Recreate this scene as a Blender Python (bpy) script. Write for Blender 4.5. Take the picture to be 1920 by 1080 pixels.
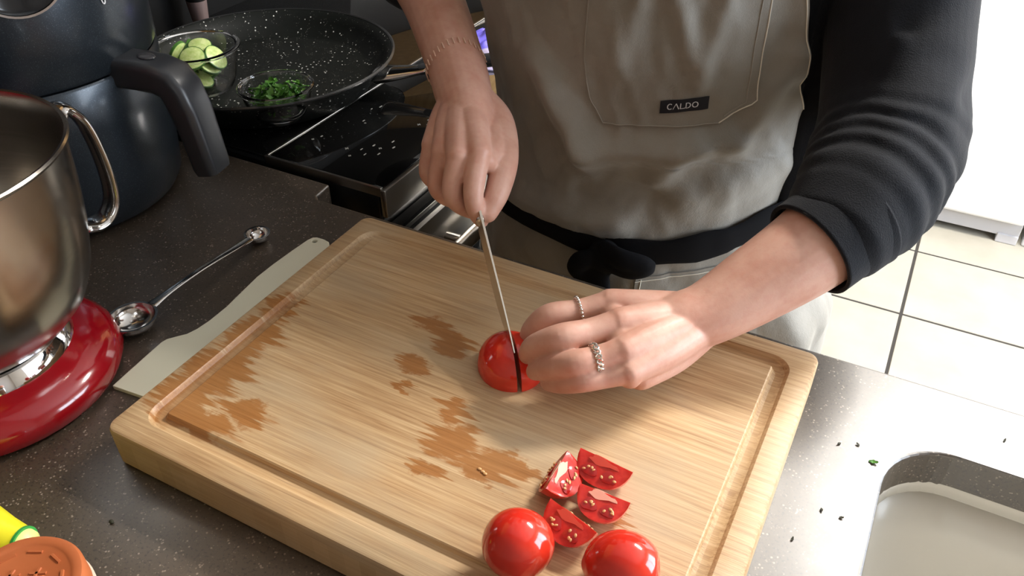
import bpy, bmesh, math, random
from mathutils import Vector, Matrix, noise
random.seed(7)
for o in list(bpy.data.objects): bpy.data.objects.remove(o)
SC = bpy.context.scene
COL = SC.collection
Z0 = 0.94                      # world height of the cutting board's top; all coordinates below are relative to it

# ------------------------------------------------------------------ camera
cam_d = bpy.data.cameras.new('camera'); cam = bpy.data.objects.new('camera', cam_d); COL.objects.link(cam)
cam_d.sensor_width = 36; cam_d.lens = 36*1545/1920; cam_d.clip_start = 0.02
_r = Vector((0.88349, 0.46844, -0.00297)); _d = Vector((0.28346, -0.53965, -0.79274)); _f = Vector((-0.37295, 0.69953, -0.60956))
cam.matrix_world = Matrix(((_r.x, -_d.x, -_f.x, 0.4828), (_r.y, -_d.y, -_f.y, -0.2374), (_r.z, -_d.z, -_f.z, 0.4683+Z0), (0, 0, 0, 1)))
SC.camera = cam
# ------------------------------------------------------------------ world, exposure
w = bpy.data.worlds.new('world'); SC.world = w; w.use_nodes = True
w.node_tree.nodes['Background'].inputs[0].default_value = (0.75, 0.85, 1, 1)
w.node_tree.nodes['Background'].inputs[1].default_value = 0.5
SC.view_settings.view_transform = 'Standard'; SC.view_settings.look = 'None'
SC.view_settings.gamma = 1; SC.view_settings.use_curve_mapping = False
SC.view_settings.exposure = -0.06
# ------------------------------------------------------------------ lights
def area(name, loc, target, sx, sy, power, color):
    l = bpy.data.lights.new(name, 'AREA'); l.shape = 'RECTANGLE'; l.size = sx; l.size_y = sy
    l.energy = power; l.color = color
    o = bpy.data.objects.new(name, l); COL.objects.link(o)
    o.location = Vector(loc) + Vector((0, 0, Z0)); o.rotation_euler = (Vector(target)-Vector(loc)).to_track_quat('-Z', 'Y').to_euler()
    return o
area('window_right_offscreen', (2.16, 1.10, 0.38), (0, 1.10, 0.30), 1.6, 1.2, 84, (0.80, 0.89, 1.0))
TUBES = [(1.00, 1.50), (1.00, 1.65)]
for tx, ty in TUBES: area('ceiling_tube_offscreen', (tx, ty, 1.425), (tx, ty, 0), .60, .035, 41, (1.0, .95, .88))

# ------------------------------------------------------------------ material helpers
MATS = {}
def mat(name, col=(.8, .8, .8), rough=.5, metal=0, **kw):
    if name in MATS: return MATS[name]
    m = bpy.data.materials.new(name); m.use_nodes = True
    b = m.node_tree.nodes['Principled BSDF']
    b.inputs['Base Color'].default_value = (*col, 1); b.inputs['Roughness'].default_value = rough; b.inputs['Metallic'].default_value = metal
    for k, v in kw.items():
        b.inputs[{'trans': 'Transmission Weight', 'ior': 'IOR', 'coat': 'Coat Weight', 'coat_rough': 'Coat Roughness', 'sss': 'Subsurface Weight', 'sheen': 'Sheen Weight', 'sheen_rough': 'Sheen Roughness', 'spec': 'Specular IOR Level', 'emit': 'Emission Strength', 'aniso': 'Anisotropic'}[k]].default_value = v
    if 'sss' in kw:
        b.inputs['Subsurface Radius'].default_value = (1, .35, .2); b.inputs['Subsurface Scale'].default_value = .006
    MATS[name] = m
    return m
class NT:
    def __init__(s, m):
        s.m = m; s.t = m.node_tree; s.b = s.t.nodes['Principled BSDF']
        s.co = s.t.nodes.new('ShaderNodeTexCoord').outputs['Object']
    def link(s, a, b): s.t.links.new(a, b)
    def mapping(s, scale=(1, 1, 1), loc=(0, 0, 0), src=None):
        n = s.t.nodes.new('ShaderNodeMapping'); n.inputs['Scale'].default_value = scale; n.inputs['Location'].default_value = loc
        s.link(src or s.co, n.inputs['Vector']); return n.outputs[0]
    def noise(s, vec, scale, detail=4, rough=.55, dist=0):
        n = s.t.nodes.new('ShaderNodeTexNoise'); n.inputs['Scale'].default_value = scale; n.inputs['Detail'].default_value = detail
        n.inputs['Roughness'].default_value = rough; n.inputs['Distortion'].default_value = dist
        s.link(vec, n.inputs['Vector']); return n.outputs['Fac']
    def voro(s, vec, scale, out='Distance'):
        n = s.t.nodes.new('ShaderNodeTexVoronoi'); n.inputs['Scale'].default_value = scale
        s.link(vec, n.inputs['Vector']); return n.outputs[out]
    def math(s, op, a, b=None, c=None):
        n = s.t.nodes.new('ShaderNodeMath'); n.operation = op
        for i, x in enumerate((a, b, c)):
            if x is None: continue
            if isinstance(x, (int, float)): n.inputs[i].default_value = x
            else: s.link(x, n.inputs[i])
        return n.outputs[0]
    def ramp(s, fac, stops, interp='LINEAR'):
        n = s.t.nodes.new('ShaderNodeValToRGB'); n.color_ramp.interpolation = interp
        e = n.color_ramp.elements
        while len(e) < len(stops): e.new(.5)
        for i, (p, c) in enumerate(stops):
            e[i].position = p; e[i].color = (*c, 1) if len(c) == 3 else c
        s.link(fac, n.inputs[0]); return n.outputs[0]
    def mix(s, fac, a, b, mode='MIX'):
        n = s.t.nodes.new('ShaderNodeMix'); n.data_type = 'RGBA'; n.blend_type = mode
        for i, x in ((0, fac), (6, a), (7, b)):
            if isinstance(x, (int, float)): n.inputs[i].default_value = x
            elif isinstance(x, tuple): n.inputs[i].default_value = (*x, 1)
            else: s.link(x, n.inputs[i])
        return n.outputs[2]
    def smooth(s, v, lo, hi, a=0, b=1):
        n = s.t.nodes.new('ShaderNodeMapRange'); n.interpolation_type = 'SMOOTHSTEP'
        for i, x in enumerate((v, lo, hi, a, b)):
            if isinstance(x, (int, float)): n.inputs[i].default_value = x
            else: s.link(x, n.inputs[i])
        return n.outputs[0]
    def color(s, c): s.link(c, s.b.inputs['Base Color'])
    def rough(s, c): s.link(c, s.b.inputs['Roughness'])
    def bump(s, h, strength=.3, dist=.001):
        n = s.t.nodes.new('ShaderNodeBump'); n.inputs['Strength'].default_value = strength; n.inputs['Distance'].default_value = dist
        s.link(h, n.inputs['Height']); s.link(n.outputs[0], s.b.inputs['Normal'])

# ------------------------------------------------------------------ geometry helpers
OFF = {}
def tag(o, label, cat, group=None, kind=None):
    if label: o['label'] = label
    if cat: o['category'] = cat
    if group: o['group'] = group
    if kind: o['kind'] = kind
    return o
def thing(name, label, cat, loc, group=None):
    o = bpy.data.objects.new(name, None); COL.objects.link(o); o.empty_display_size = .02
    o.location = Vector(loc) + Vector((0, 0, Z0)); OFF[o.name] = Vector(loc)
    return tag(o, label, cat, group)
def mesh_obj(name, me, m, parent=None, off=None):
    o = bpy.data.objects.new(name, me); COL.objects.link(o)
    if m and not me.materials: me.materials.append(m)
    if parent:
        o.parent = parent; OFF[o.name] = OFF[parent.name]
    else:
        off = Vector(off) if off is not None else Vector()
        o.location = off + Vector((0, 0, Z0)); OFF[o.name] = off
    return o
def build(name, geo, m, parent=None, off=None, smooth=True, label=None, cat=None, group=None, kind=None, angle=40):
    """geo = (verts, faces) in scene-relative coordinates"""
    vs, fs = geo
    base = OFF[parent.name] if parent else (Vector(off) if off is not None else Vector())
    me = bpy.data.meshes.new(name)
    me.from_pydata([tuple(Vector(v)-base) for v in vs], [], fs); me.update()
    bm = bmesh.new(); bm.from_mesh(me); bmesh.ops.recalc_face_normals(bm, faces=bm.faces)
    if smooth:
        for f in bm.faces: f.smooth = True
        for e in bm.edges:
            if len(e.link_faces) == 2 and e.calc_face_angle(0) > math.radians(angle): e.smooth = False
    bm.to_mesh(me); bm.free()
    o = mesh_obj(name, me, m, parent, off)
    if label or cat or kind: tag(o, label, cat, group, kind)
    return o
def join(*gs):
    V, F = [], []
    for v, f in gs:
        n = len(V); V += [tuple(p) for p in v]; F += [tuple(i+n for i in q) for q in f]
    return V, F
def box(c0, c1, bev=0.0, seg=2):
    bm = bmesh.new(); bmesh.ops.create_cube(bm, size=1)
    c0, c1 = Vector(c0), Vector(c1)
    for v in bm.verts: v.co = Vector((c0[i]+(v.co[i]+.5)*(c1[i]-c0[i]) for i in range(3)))
    if bev: bmesh.ops.bevel(bm, geom=bm.edges[:], offset=bev, segments=seg, affect='EDGES', profile=.5)
    return from_bm(bm)
def from_bm(bm):
    bm.verts.index_update()
    g = ([v.co.copy() for v in bm.verts], [tuple(v.index for v in f.verts) for f in bm.faces]); bm.free(); return g
def xf(g, M):
    return [M @ Vector(v) for v in g[0]], g[1]
def loft(rings, cap0=True, cap1=True, closed=False):
    n = len(rings[0]); V = [Vector(p) for r in rings for p in r]; F = []
    k = len(rings)
    for i in range(k if closed else k-1):
        a, b = i*n, ((i+1) % k)*n
        for j in range(n):
            j2 = (j+1) % n; F.append((a+j, a+j2, b+j2, b+j))
    if not closed:
        if cap0: F.append(tuple(range(n-1, -1, -1)))
        if cap1: F.append(tuple(range((k-1)*n, k*n)))
    return V, F
def lathe(prof, c=(0, 0, 0), seg=48, cap0=False, cap1=False):
    rings = [[(c[0]+r*math.cos(2*math.pi*j/seg), c[1]+r*math.sin(2*math.pi*j/seg), c[2]+z) for j in range(seg)] for r, z in prof]
    return loft(rings, cap0, cap1)
def catmull(P, sub=6):
    P = [Vector(p) for p in P]; out = []
    for i in range(len(P)-1):
        p0 = P[i-1] if i else P[0]*2-P[1]; p1, p2 = P[i], P[i+1]; p3 = P[i+2] if i+2 < len(P) else P[-1]*2-P[-2]
        for k in range(sub):
            t = k/sub
            out.append(.5*((2*p1)+(p2-p0)*t+(2*p0-5*p1+4*p2-p3)*t*t+(3*p1-p0-3*p2+p3)*t**3))
    out.append(P[-1]); return out
def tube(path, radii, seg=14, sub=6, caps='round', flat=1.0, up=None, curve=True, mod=None):
    """tapered tube; flat scales the second axis; up fixes the first axis"""
    if curve and len(path) > 2:
        pts = catmull(path, sub); rr = [v.x for v in catmull([(r, 0, 0) for r in radii], sub)]
    elif curve:
        pts = [Vector(path[0]).lerp(Vector(path[1]), k/sub) for k in range(sub+1)]; rr = [radii[0]+(radii[1]-radii[0])*k/sub for k in range(sub+1)]
    else:
        pts = [Vector(p) for p in path]; rr = list(radii)
    n = len(pts); T = []
    for i in range(n): T.append((pts[min(i+1, n-1)]-pts[max(i-1, 0)]).normalized())
    u = Vector(up) if up else (Vector((0, 0, 1)) if abs(T[0].z) < .9 else Vector((1, 0, 0)))
    u = (u-T[0]*u.dot(T[0])).normalized()
    rings = []
    def ring(c, u, v, r): return [c+u*(r*math.cos(2*math.pi*j/seg))+v*(r*flat*math.sin(2*math.pi*j/seg)) for j in range(seg)]
    frames = []
    for i in range(n):
        uu = Vector(up) if up else u
        u = (uu-T[i]*uu.dot(T[i])).normalized(); frames.append((u, T[i].cross(u)))
    if caps == 'round':
        for a in (80, 55, 28): rings.append(ring(pts[0]-T[0]*rr[0]*min(1, flat)*math.sin(math.radians(a)), *frames[0], rr[0]*math.cos(math.radians(a))))
    for i in range(n):
        r = rr[i]*(mod(i/(n-1)) if mod else 1)
        rings.append(ring(pts[i], *frames[i], r))
    if caps == 'round':
        for a in (28, 55, 80): rings.append(ring(pts[-1]+T[-1]*rr[-1]*min(1, flat)*math.sin(math.radians(a)), *frames[-1], rr[-1]*math.cos(math.radians(a))))
    return loft(rings)
def ellipsoid(c, rx, ry, rz, seg=20, rings=12, M=None):
    V, F = [], []
    R = [[Vector((rx*math.sin(math.pi*i/rings)*math.cos(2*math.pi*j/seg), ry*math.sin(math.pi*i/rings)*math.sin(2*math.pi*j/seg), -rz*math.cos(math.pi*i/rings))) for j in range(seg)] for i in range(1, rings)]
    g = loft(R, False, False); V = list(g[0]); F = list(g[1])
    V.append(Vector((0, 0, -rz))); s = len(V)-1; V.append(Vector((0, 0, rz))); t = len(V)-1; last = (rings-2)*seg
    for j in range(seg):
        F.append((s, (j+1) % seg, j)); F.append((t, last+j, last+(j+1) % seg))
    if M: V = [M @ v for v in V]
    return [v+Vector(c) for v in V], F
def rrect(x0, x1, y0, y1, r, z, n=6):
    P = []
    for cx, cy, a0 in ((x1-r, y0+r, -90), (x1-r, y1-r, 0), (x0+r, y1-r, 90), (x0+r, y0+r, 180)):
        for k in range(n+1):
            a = math.radians(a0+90*k/n); P.append(Vector((cx+r*math.cos(a), cy+r*math.sin(a), z)))
    return P
def poly_slab(outer, holes, z0, z1):
    """flat slab of a polygon with holes between heights z0 < z1"""
    bm = bmesh.new(); E = []
    for loop in [outer]+holes:
        vs = [bm.verts.new((p[0], p[1], z1)) for p in loop]
        E += [bm.edges.new((vs[i], vs[(i+1) % len(vs)])) for i in range(len(vs))]
    bmesh.ops.triangle_fill(bm, use_beauty=True, use_dissolve=False, edges=E)
    r = bmesh.ops.extrude_face_region(bm, geom=bm.faces[:])
    for v in r['geom']:
        if isinstance(v, bmesh.types.BMVert): v.co.z = z0
    return from_bm(bm)
def remesh(parts, voxel, smooth_it=3, factor=.5):
    V, F = join(*parts)
    me = bpy.data.meshes.new('tmp'); me.from_pydata([tuple(v) for v in V], [], F); me.update()
    bm = bmesh.new(); bm.from_mesh(me); bmesh.ops.recalc_face_normals(bm, faces=bm.faces); bm.to_mesh(me); bm.free()
    o = bpy.data.objects.new('tmp', me); COL.objects.link(o)
    md = o.modifiers.new('r', 'REMESH'); md.mode = 'VOXEL'; md.voxel_size = voxel
    if smooth_it:
        sm = o.modifiers.new('s', 'SMOOTH'); sm.iterations = smooth_it; sm.factor = factor
    dg = bpy.context.evaluated_depsgraph_get(); dg.update()
    e = o.evaluated_get(dg).to_mesh()
    g = ([v.co.copy() for v in e.vertices], [tuple(p.vertices) for p in e.polygons])
    o.evaluated_get(dg).to_mesh_clear(); bpy.data.objects.remove(o); bpy.data.meshes.remove(me)
    return g

# ================================================================== MATERIALS
def m_counter():
    m = mat('counter_stone', rough=.33, ior=1.95); n = NT(m)
    cloud = n.noise(n.co, 9, 4)
    base = n.ramp(cloud, [(.3, (.050, .036, .024)), (.7, (.074, .055, .038))])
    fine = n.noise(n.co, 420, 2)
    base = n.mix(n.smooth(fine, .52, .72), base, (.014, .011, .009))
    v = n.voro(n.co, 290); sp = n.smooth(v, .29, .17)
    pick = n.noise(n.co, 90, 1); sp = n.math('MULTIPLY', sp, n.smooth(pick, .48, .56))
    base = n.mix(sp, base, (.30, .25, .20))
    v2 = n.voro(n.mapping(loc=(3, 5, 1)), 520); sp2 = n.math('MULTIPLY', n.smooth(v2, .3, .2), n.smooth(n.noise(n.co, 150, 1), .54, .6))
    base = n.mix(sp2, base, (.16, .13, .10))
    n.color(base)
    n.rough(n.math('ADD', .30, n.math('MULTIPLY', n.noise(n.co, 25, 4), .16)))
    return m
STAINS = [(.159, .222, .020, .012), (.187, .208, .020, .016), (.178, .170, .018, .010), (.182, .143, .008, .006),
          (.229, .142, .012, .013), (.243, .112, .020, .018), (.282, .110, .026, .015), (.304, .112, .018, .008), (.279, .096, .026, .009), (.240, .080, .014, .007),
          (.030, .055, .030, .030), (.032, .090, .034, .030), (.030, .134, .026, .030), (.026, .180, .018, .022), (.060, .040, .040, .012), (.085, .062, .024, .012), (.378, .108, .012, .010),
          (.235, .190, .03, .024)]
def m_board():
    m = mat('board_wood', rough=.42); n = NT(m)
    g1 = n.noise(n.mapping((2.2, 75, 75)), 1.0*4, 5, .6)
    g2 = n.noise(n.mapping((9, 420, 420)), 1.0*2, 3, .6)
    g3 = n.noise(n.mapping((1.5, 10, 10)), 3, 3)
    fac = n.math('ADD', n.math('MULTIPLY', g1, .55), n.math('ADD', n.math('MULTIPLY', g2, .30), n.math('MULTIPLY', g3, .25)))
    col = n.ramp(fac, [(.36, (.27, .135, .055)), (.48, (.45, .27, .125)), (.58, (.56, .365, .185)), (.70, (.68, .48, .27))])
    # thin dark fibres
    fib = n.noise(n.mapping((5, 260, 260), (1, 2, 0)), 3.0, 2, .5)
    col = n.mix(n.math('MULTIPLY', n.smooth(fib, .62, .72), .55), col, (.27, .15, .07))
    # pale worn centre
    sep = n.t.nodes.new('ShaderNodeSeparateXYZ'); n.link(n.co, sep.inputs[0]); X, Y, Z = sep.outputs
    worn = n.math('MULTIPLY', n.smooth(n.noise(n.mapping((6, 12, 12)), 1, 4), .38, .66), .62)
    col = n.mix(worn, col, (.47, .365, .235))
    # wet juice stains drawn out along the grain
    wx = n.math('MULTIPLY', n.math('SUBTRACT', n.noise(n.mapping((9, 190, 20), (3, 1, 0)), 1, 4, .6), .5), .075)
    wy = n.math('MULTIPLY', n.math('SUBTRACT', n.noise(n.mapping((45, 45, 20), (7, 2, 0)), 1, 4, .6), .5), .030)
    Xw = n.math('ADD', X, wx); Yw = n.math('ADD', Y, wy)
    d = None
    wob = n.noise(n.mapping((28, 95, 30)), 1, 5, .65)
    wob2 = n.noise(n.mapping((20, 300, 30)), 1, 2, .6)
    for (sx, sy, rx, ry) in STAINS:
        q = n.math('ADD', n.math('POWER', n.math('DIVIDE', n.math('ABSOLUTE', n.math('SUBTRACT', Xw, sx)), rx), 2), n.math('POWER', n.math('DIVIDE', n.math('ABSOLUTE', n.math('SUBTRACT', Yw, sy)), ry), 2))
        k = .45 if (sx, sy) == (.235, .190) else 1
        q = n.math('MULTIPLY', n.math('POWER', 2.718, n.math('MULTIPLY', q, -.8)), k)
        d = q if d is None else n.math('MAXIMUM', d, q)
    d = n.math('ADD', d, n.math('ADD', n.math('MULTIPLY', n.math('SUBTRACT', wob, .5), .8), n.math('MULTIPLY', n.math('SUBTRACT', wob2, .5), .6)))
    top = n.smooth(Z, -.006, -.004)
    st = n.math('MULTIPLY', n.smooth(d, .36, .66), top)
    col = n.mix(n.math('MULTIPLY', st, .85), col, n.mix(1.0, col, (.64, .36, .15), 'MULTIPLY'))
    col = n.mix(n.math('MULTIPLY', st, .22), col, (.38, .17, .045))
    # laminated blocks seen on the long side
    blk = n.t.nodes.new('ShaderNodeTexWhiteNoise'); blk.noise_dimensions = '1D'
    n.link(n.math('FLOOR', n.math('MULTIPLY', X, 75)), blk.inputs['W'])
    side = n.smooth(Z, -.008, -.011)
    col = n.mix(n.math('MULTIPLY', side, .45), col, n.ramp(blk.outputs['Value'], [(0, (.42, .27, .12)), (1, (.58, .39, .20))]))
    n.color(col)
    n.rough(n.math('SUBTRACT', n.math('ADD', .40, n.math('MULTIPLY', g2, .2)), n.math('MULTIPLY', st, .18)))
    n.bump(n.math('ADD', g2, n.math('MULTIPLY', fib, .6)), .25, .0006)
    return m
def m_skin():
    m = mat('skin', rough=.46, sss=.12); n = NT(m)
    a = n.noise(n.co, 34, 4); b = n.noise(n.co, 160, 3)
    c = n.ramp(a, [(.32, (.56, .285, .205)), (.62, (.66, .385, .295))])
    c = n.mix(n.math('MULTIPLY', n.smooth(b, .45, .7), .2), c, (.56, .23, .17))
    n.color(c); n.bump(n.noise(n.co, 700, 2), .12, .0005)
    return m
def m_apron():
    m = mat('apron_cotton', rough=.62, sheen=.25); n = NT(m)
    a = n.noise(n.co, 14, 5, .6)
    c = n.ramp(a, [(.3, (.220, .205, .172)), (.7, (.280, .265, .232))])
    wv = n.noise(n.mapping((900, 900, 900)), 1, 1)
    c = n.mix(n.math('MULTIPLY', wv, .18), c, (.14, .13, .11))
    n.color(c); n.bump(n.math('ADD', n.math('MULTIPLY', wv, .25), n.noise(n.co, 60, 5, .6)), .35, .0022)
    return m
def m_sweater():
    m = mat('sweater_knit', rough=.9, sheen=.05, sheen_rough=.5, spec=.25); n = NT(m)
    a = n.noise(n.co, 18, 4)
    n.color(n.ramp(a, [(.3, (.0036, .0042, .0064)), (.7, (.0066, .0076, .0112))]))
    n.bump(n.math('ADD', n.noise(n.co, 900, 2), n.math('MULTIPLY', n.noise(n.co, 40, 4), 1.5)), .3, .0015)
    return m
def m_tomato_skin():
    m = mat('tomato_skin', rough=.13, sss=.12, coat=.4, coat_rough=.06); n = NT(m)
    a = n.noise(n.co, 30, 3)
    n.color(n.ramp(a, [(.3, (.62, .022, .012)), (.75, (.74, .045, .018))]))
    return m
def m_tomato_flesh():
    m = mat('tomato_flesh', rough=.22, sss=.2); n = NT(m)
    a = n.noise(n.co, 190, 4)
    n.color(n.ramp(a, [(.3, (.52, .014, .010)), (.7, (.64, .038, .022))]))
    n.bump(a, .25, .0008)
    return m
M_COUNTER = m_counter(); M_BOARD = m_board(); M_SKIN = m_skin(); M_APRON = m_apron(); M_SWEAT = m_sweater()
M_TSKIN = m_tomato_skin(); M_TFLESH = m_tomato_flesh()
M_TGEL = mat('tomato_gel', (.42, .012, .010), .12, coat=.5)
M_TCORE = mat('tomato_core', (.86, .38, .28), .3, sss=.2); M_TCORE2 = mat('tomato_core_red', (.68, .075, .045), .3, sss=.2)
M_SEED = mat('tomato_seed', (.70, .40, .17), .25)
M_STEEL = mat('polished_steel', (.66, .64, .62), .13, 1)
def m_brushed():
    m = mat('brushed_steel', (.46, .43, .39), .25, 1); n = NT(m)
    a = n.noise(n.mapping((9, 9, 420)), 1, 2); n.rough(n.math('ADD', .17, n.math('MULTIPLY', a, .10))); return m
M_BRUSH = m_brushed()
M_SATIN = mat('satin_steel', (.42, .41, .39), .3, 1)
M_CHROME = mat('chrome', (.85, .85, .87), .05, 1)
M_RED = mat('red_enamel', (.27, .003, .008), .16, coat=.8, coat_rough=.04)
M_GLASS = mat('clear_glass', (1, 1, 1), .0, trans=1.0, ior=1.47)
M_BLACKGLASS = mat('black_glass', (.004, .004, .004), .03, ior=2.3)
M_BLACK = mat('black_enamel', (.006, .006, .006), .3)
M_DARKPLASTIC = mat('charcoal_plastic', (.030, .032, .036), .32)
def m_fryer():
    m = mat('blue_black_metallic', (.018, .026, .036), .33, .6, coat=.3, coat_rough=.15); n = NT(m)
    a = n.noise(n.co, 1200, 1); n.color(n.mix(n.smooth(a, .62, .7), (.026, .034, .043), (.07, .085, .10))); return m
M_FRYER = m_fryer()
def m_pan():
    m = mat('speckled_nonstick', rough=.5, spec=.25); n = NT(m)
    v = n.voro(n.co, 150); s = n.math('MULTIPLY', n.smooth(v, .20, .12), n.smooth(n.noise(n.co, 30, 2), .46, .56))
    v2 = n.voro(n.mapping(loc=(2, 1, 4)), 330); s2 = n.math('MULTIPLY', n.smooth(v2, .2, .12), n.smooth(n.noise(n.co, 70, 1), .5, .56))
    c = n.mix(s2, (.006, .007, .006), (.20, .20, .18)); n.color(n.mix(s, c, (.65, .64, .60))); return m
M_PAN = m_pan()
M_WHITE = mat('white_enamel', (.85, .85, .86), .35)
M_SINK = mat('sink_acrylic', (.72, .69, .62), .25)
def m_tile():
    m = mat('floor_tile', rough=.45, spec=.3); n = NT(m)
    n.color(n.ramp(n.noise(n.co, 6, 4), [(.3, (.37, .345, .285)), (.7, (.44, .415, .355))])); return m
M_TILE = m_tile(); M_GROUT = mat('grout', (.04, .036, .032), .9)
def m_wood(name, c0, c1):
    m = mat(name, rough=.4); n = NT(m)
    n.color(n.ramp(n.noise(n.mapping((40, 40, 3)), 1, 4), [(.3, c0), (.7, c1)])); return m
M_CAB = m_wood('cabinet_oak', (.42, .24, .085), (.55, .34, .14))
M_WALL = mat('wall_paint', (.60, .57, .52), .8)
M_WALLD = mat('dark_splashback', (.022, .021, .020), .5)
M_CEIL = mat('ceiling_paint', (.75, .74, .72), .9)

# ================================================================== SETTING
CT = -.04                                   # counter top
FL = -.94                                   # floor
def struct(name, geo, m, smooth=False, **k): return build(name, geo, m, smooth=smooth, kind='structure', **k)
XW0, XW1, YW0, YW1, ZC = -.74, 2.10, -.42, 3.0, 1.50
fl = struct('floor', box((XW0, YW0, FL-.06), (XW1+.1, YW1, FL-.002)), M_GROUT)
TS = .332; tile_me = {}
for ix in range(-5, 6):
    for iy in range(-7, 5):
        x0, x1 = max(.600+TS*ix, XW0), min(.600+TS*(ix+1), XW1); y0, y1 = max(1.765+TS*iy, YW0), min(1.765+TS*(iy+1), YW1)
        if x1-x0 < .02 or y1-y0 < .02 or (y1 < .36) or (x1 < -.06 and y1 < 1.2): continue
        key = (round(x1-x0, 3), round(y1-y0, 3))
        if key not in tile_me:
            t = build('tile', box((0, 0, FL-.012), (x1-x0-.008, y1-y0-.008, FL), .0012, 1), M_TILE, parent=fl, smooth=False); tile_me[key] = t.data
        else:
            t = bpy.data.objects.new('tile', tile_me[key]); COL.objects.link(t); t.parent = fl
        t.location = (x0+.004, y0+.004, 0)
struct('wall_left', box((XW0-.1, YW0-.1, FL), (XW0, YW1+.1, ZC)), M_WALLD)
struct('wall_back', box((XW0, YW0-.1, FL), (XW1, YW0, ZC)), mat('brown_splashback', (.16, .13, .10), .6))
struct('wall_far', box((XW0, YW1, FL), (XW1, YW1+.1, ZC)), M_WALL)
WY0, WY1, WZ0, WZ1 = .28, 1.92, -.24, 1.0
struct('wall_right', join(box((XW1, YW0-.1, FL), (XW1+.1, WY0, ZC)), box((XW1, WY1, FL), (XW1+.1, YW1+.1, ZC)),
       box((XW1, WY0, FL), (XW1+.1, WY1, WZ0)), box((XW1, WY0, WZ1), (XW1+.1, WY1, ZC))), M_WALL)
win = struct('window_1', join(box((XW1-.01, WY0-.04, WZ0-.04), (XW1+.05, WY0+.02, WZ1+.04), .004), box((XW1-.01, WY1-.02, WZ0-.04), (XW1+.05, WY1+.04, WZ1+.04), .004),
       box((XW1-.01, WY0, WZ0-.04), (XW1+.05, WY1, WZ0+.02), .004), box((XW1-.01, WY0, WZ1-.02), (XW1+.05, WY1, WZ1+.04), .004), box((XW1, .93, WZ0), (XW1+.04, .97, WZ1), .004)), M_WHITE)
struct('ceiling', box((XW0, YW0, ZC), (XW1, YW1, ZC+.06)), M_CEIL)

# counter: L shaped slab with sink cut-out
R_ = .05
outer = [(XW0, YW0), (XW1, YW0), (XW1, .392), (-.112, .392), (-.117, .397), (-.120, .425), (XW0, .425)]
sx0, sx1, sy0, sy1 = .541, 1.06, -.14, .316
hole = [(p.x, p.y) for p in rrect(sx0, sx1, sy0, sy1, .055, 0, 10)]
cg = poly_slab(outer, [hole], CT-.038, CT)
co_ = build('countertop', cg, M_COUNTER, off=(0, 0, CT), smooth=False, label='dark speckled stone countertop with a sink cut-out', cat='countertop')
bv = co_.modifiers.new('b', 'BEVEL'); bv.width = .003; bv.segments = 3; bv.limit_method = 'ANGLE'; bv.angle_limit = math.radians(50)
# sink basin
def sink_geo():
    rings = []
    for ins, z, r in ((-.018, CT-.039, .07), (-.018, CT-.052, .07), (-.004, CT-.045, .058), (.006, CT-.10, .06), (.022, CT-.19, .06), (.055, CT-.212, .05), (.16, CT-.216, .02)):
        rings.append(rrect(sx0+ins, sx1-ins, sy0+ins, sy1-ins, r, z, 8))
    inner = loft(rings[2:], False, True)
    flange = loft([rrect(sx0-.018, sx1+.018, sy0-.018, sy1+.018, .07, CT-.0385, 8), rrect(sx0-.004, sx1+.004, sy0-.004, sy1+.004, .058, CT-.0385, 8), rings[2]], False, False)
    return join(inner, flange)
sk = thing('sink', 'white basin sink set under the dark countertop', 'sink', ((sx0+sx1)/2, (sy0+sy1)/2, CT-.216))
b_ = build('basin', sink_geo(), M_SINK, sk)
b_.modifiers.new('s', 'SOLIDIFY').thickness = -.006
build('drain', lathe([(.0, .001), (.03, .001), (.042, .004), (.045, .0)], ((sx0+sx1)/2, (sy0+sy1)/2, CT-.2155), 32), M_STEEL, sk)
# base cabinets below
def cabinet(name, c0, c1, axis, doors, label, m, split):
    t = thing(name, label, 'cabinet', ((c0[0]+c1[0])/2, (c0[1]+c1[1])/2, c0[2]))
    build('body', box(c0, c1), m, t, smooth=False)
    for i in range(doors):
        if axis == 'y':
            w_ = (c1[0]-c0[0])/doors; a = (c0[0]+w_*i+.003, c1[1], c0[2]+split); b = (c0[0]+w_*(i+1)-.003, c1[1]+.02, c1[2]-.006)
            h = [(b[0]-.04, c1[1]+.02, b[2]-.18), (b[0]-.04, c1[1]+.045, b[2]-.17), (b[0]-.04, c1[1]+.045, b[2]-.07), (b[0]-.04, c1[1]+.02, b[2]-.06)]
        else:
            w_ = (c1[1]-c0[1])/doors; a = (c1[0], c0[1]+w_*i+.003, c0[2]+split); b = (c1[0]+.02, c0[1]+w_*(i+1)-.003, c1[2]-.006)
            h = [(c1[0]+.02, a[1]+.04, a[2]+.06), (c1[0]+.045, a[1]+.04, a[2]+.07), (c1[0]+.045, a[1]+.04, a[2]+.17), (c1[0]+.02, a[1]+.04, a[2]+.18)]
        d = build('door', box(a, b, .003), m, t, smooth=False)
        build('handle', tube(h, [.005]*4, 8, 3), M_BLACK, d)
    return t
cabinet('base_cabinet', (-.085, YW0+.01, FL), (.50, .352, CT-.0385), 'y', 1, 'oak base cabinet under the cutting board', M_CAB, .1)
cabinet('base_cabinet', (1.12, YW0+.01, FL), (2.09, .352, CT-.0385), 'y', 2, 'oak base cabinet beyond the sink', M_CAB, .1)
cabinet('base_cabinet', (XW0+.01, YW0+.01, FL), (-.14, .40, CT-.0385), 'x', 1, 'oak corner base cabinet under the mixer', M_CAB, .1)

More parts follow.
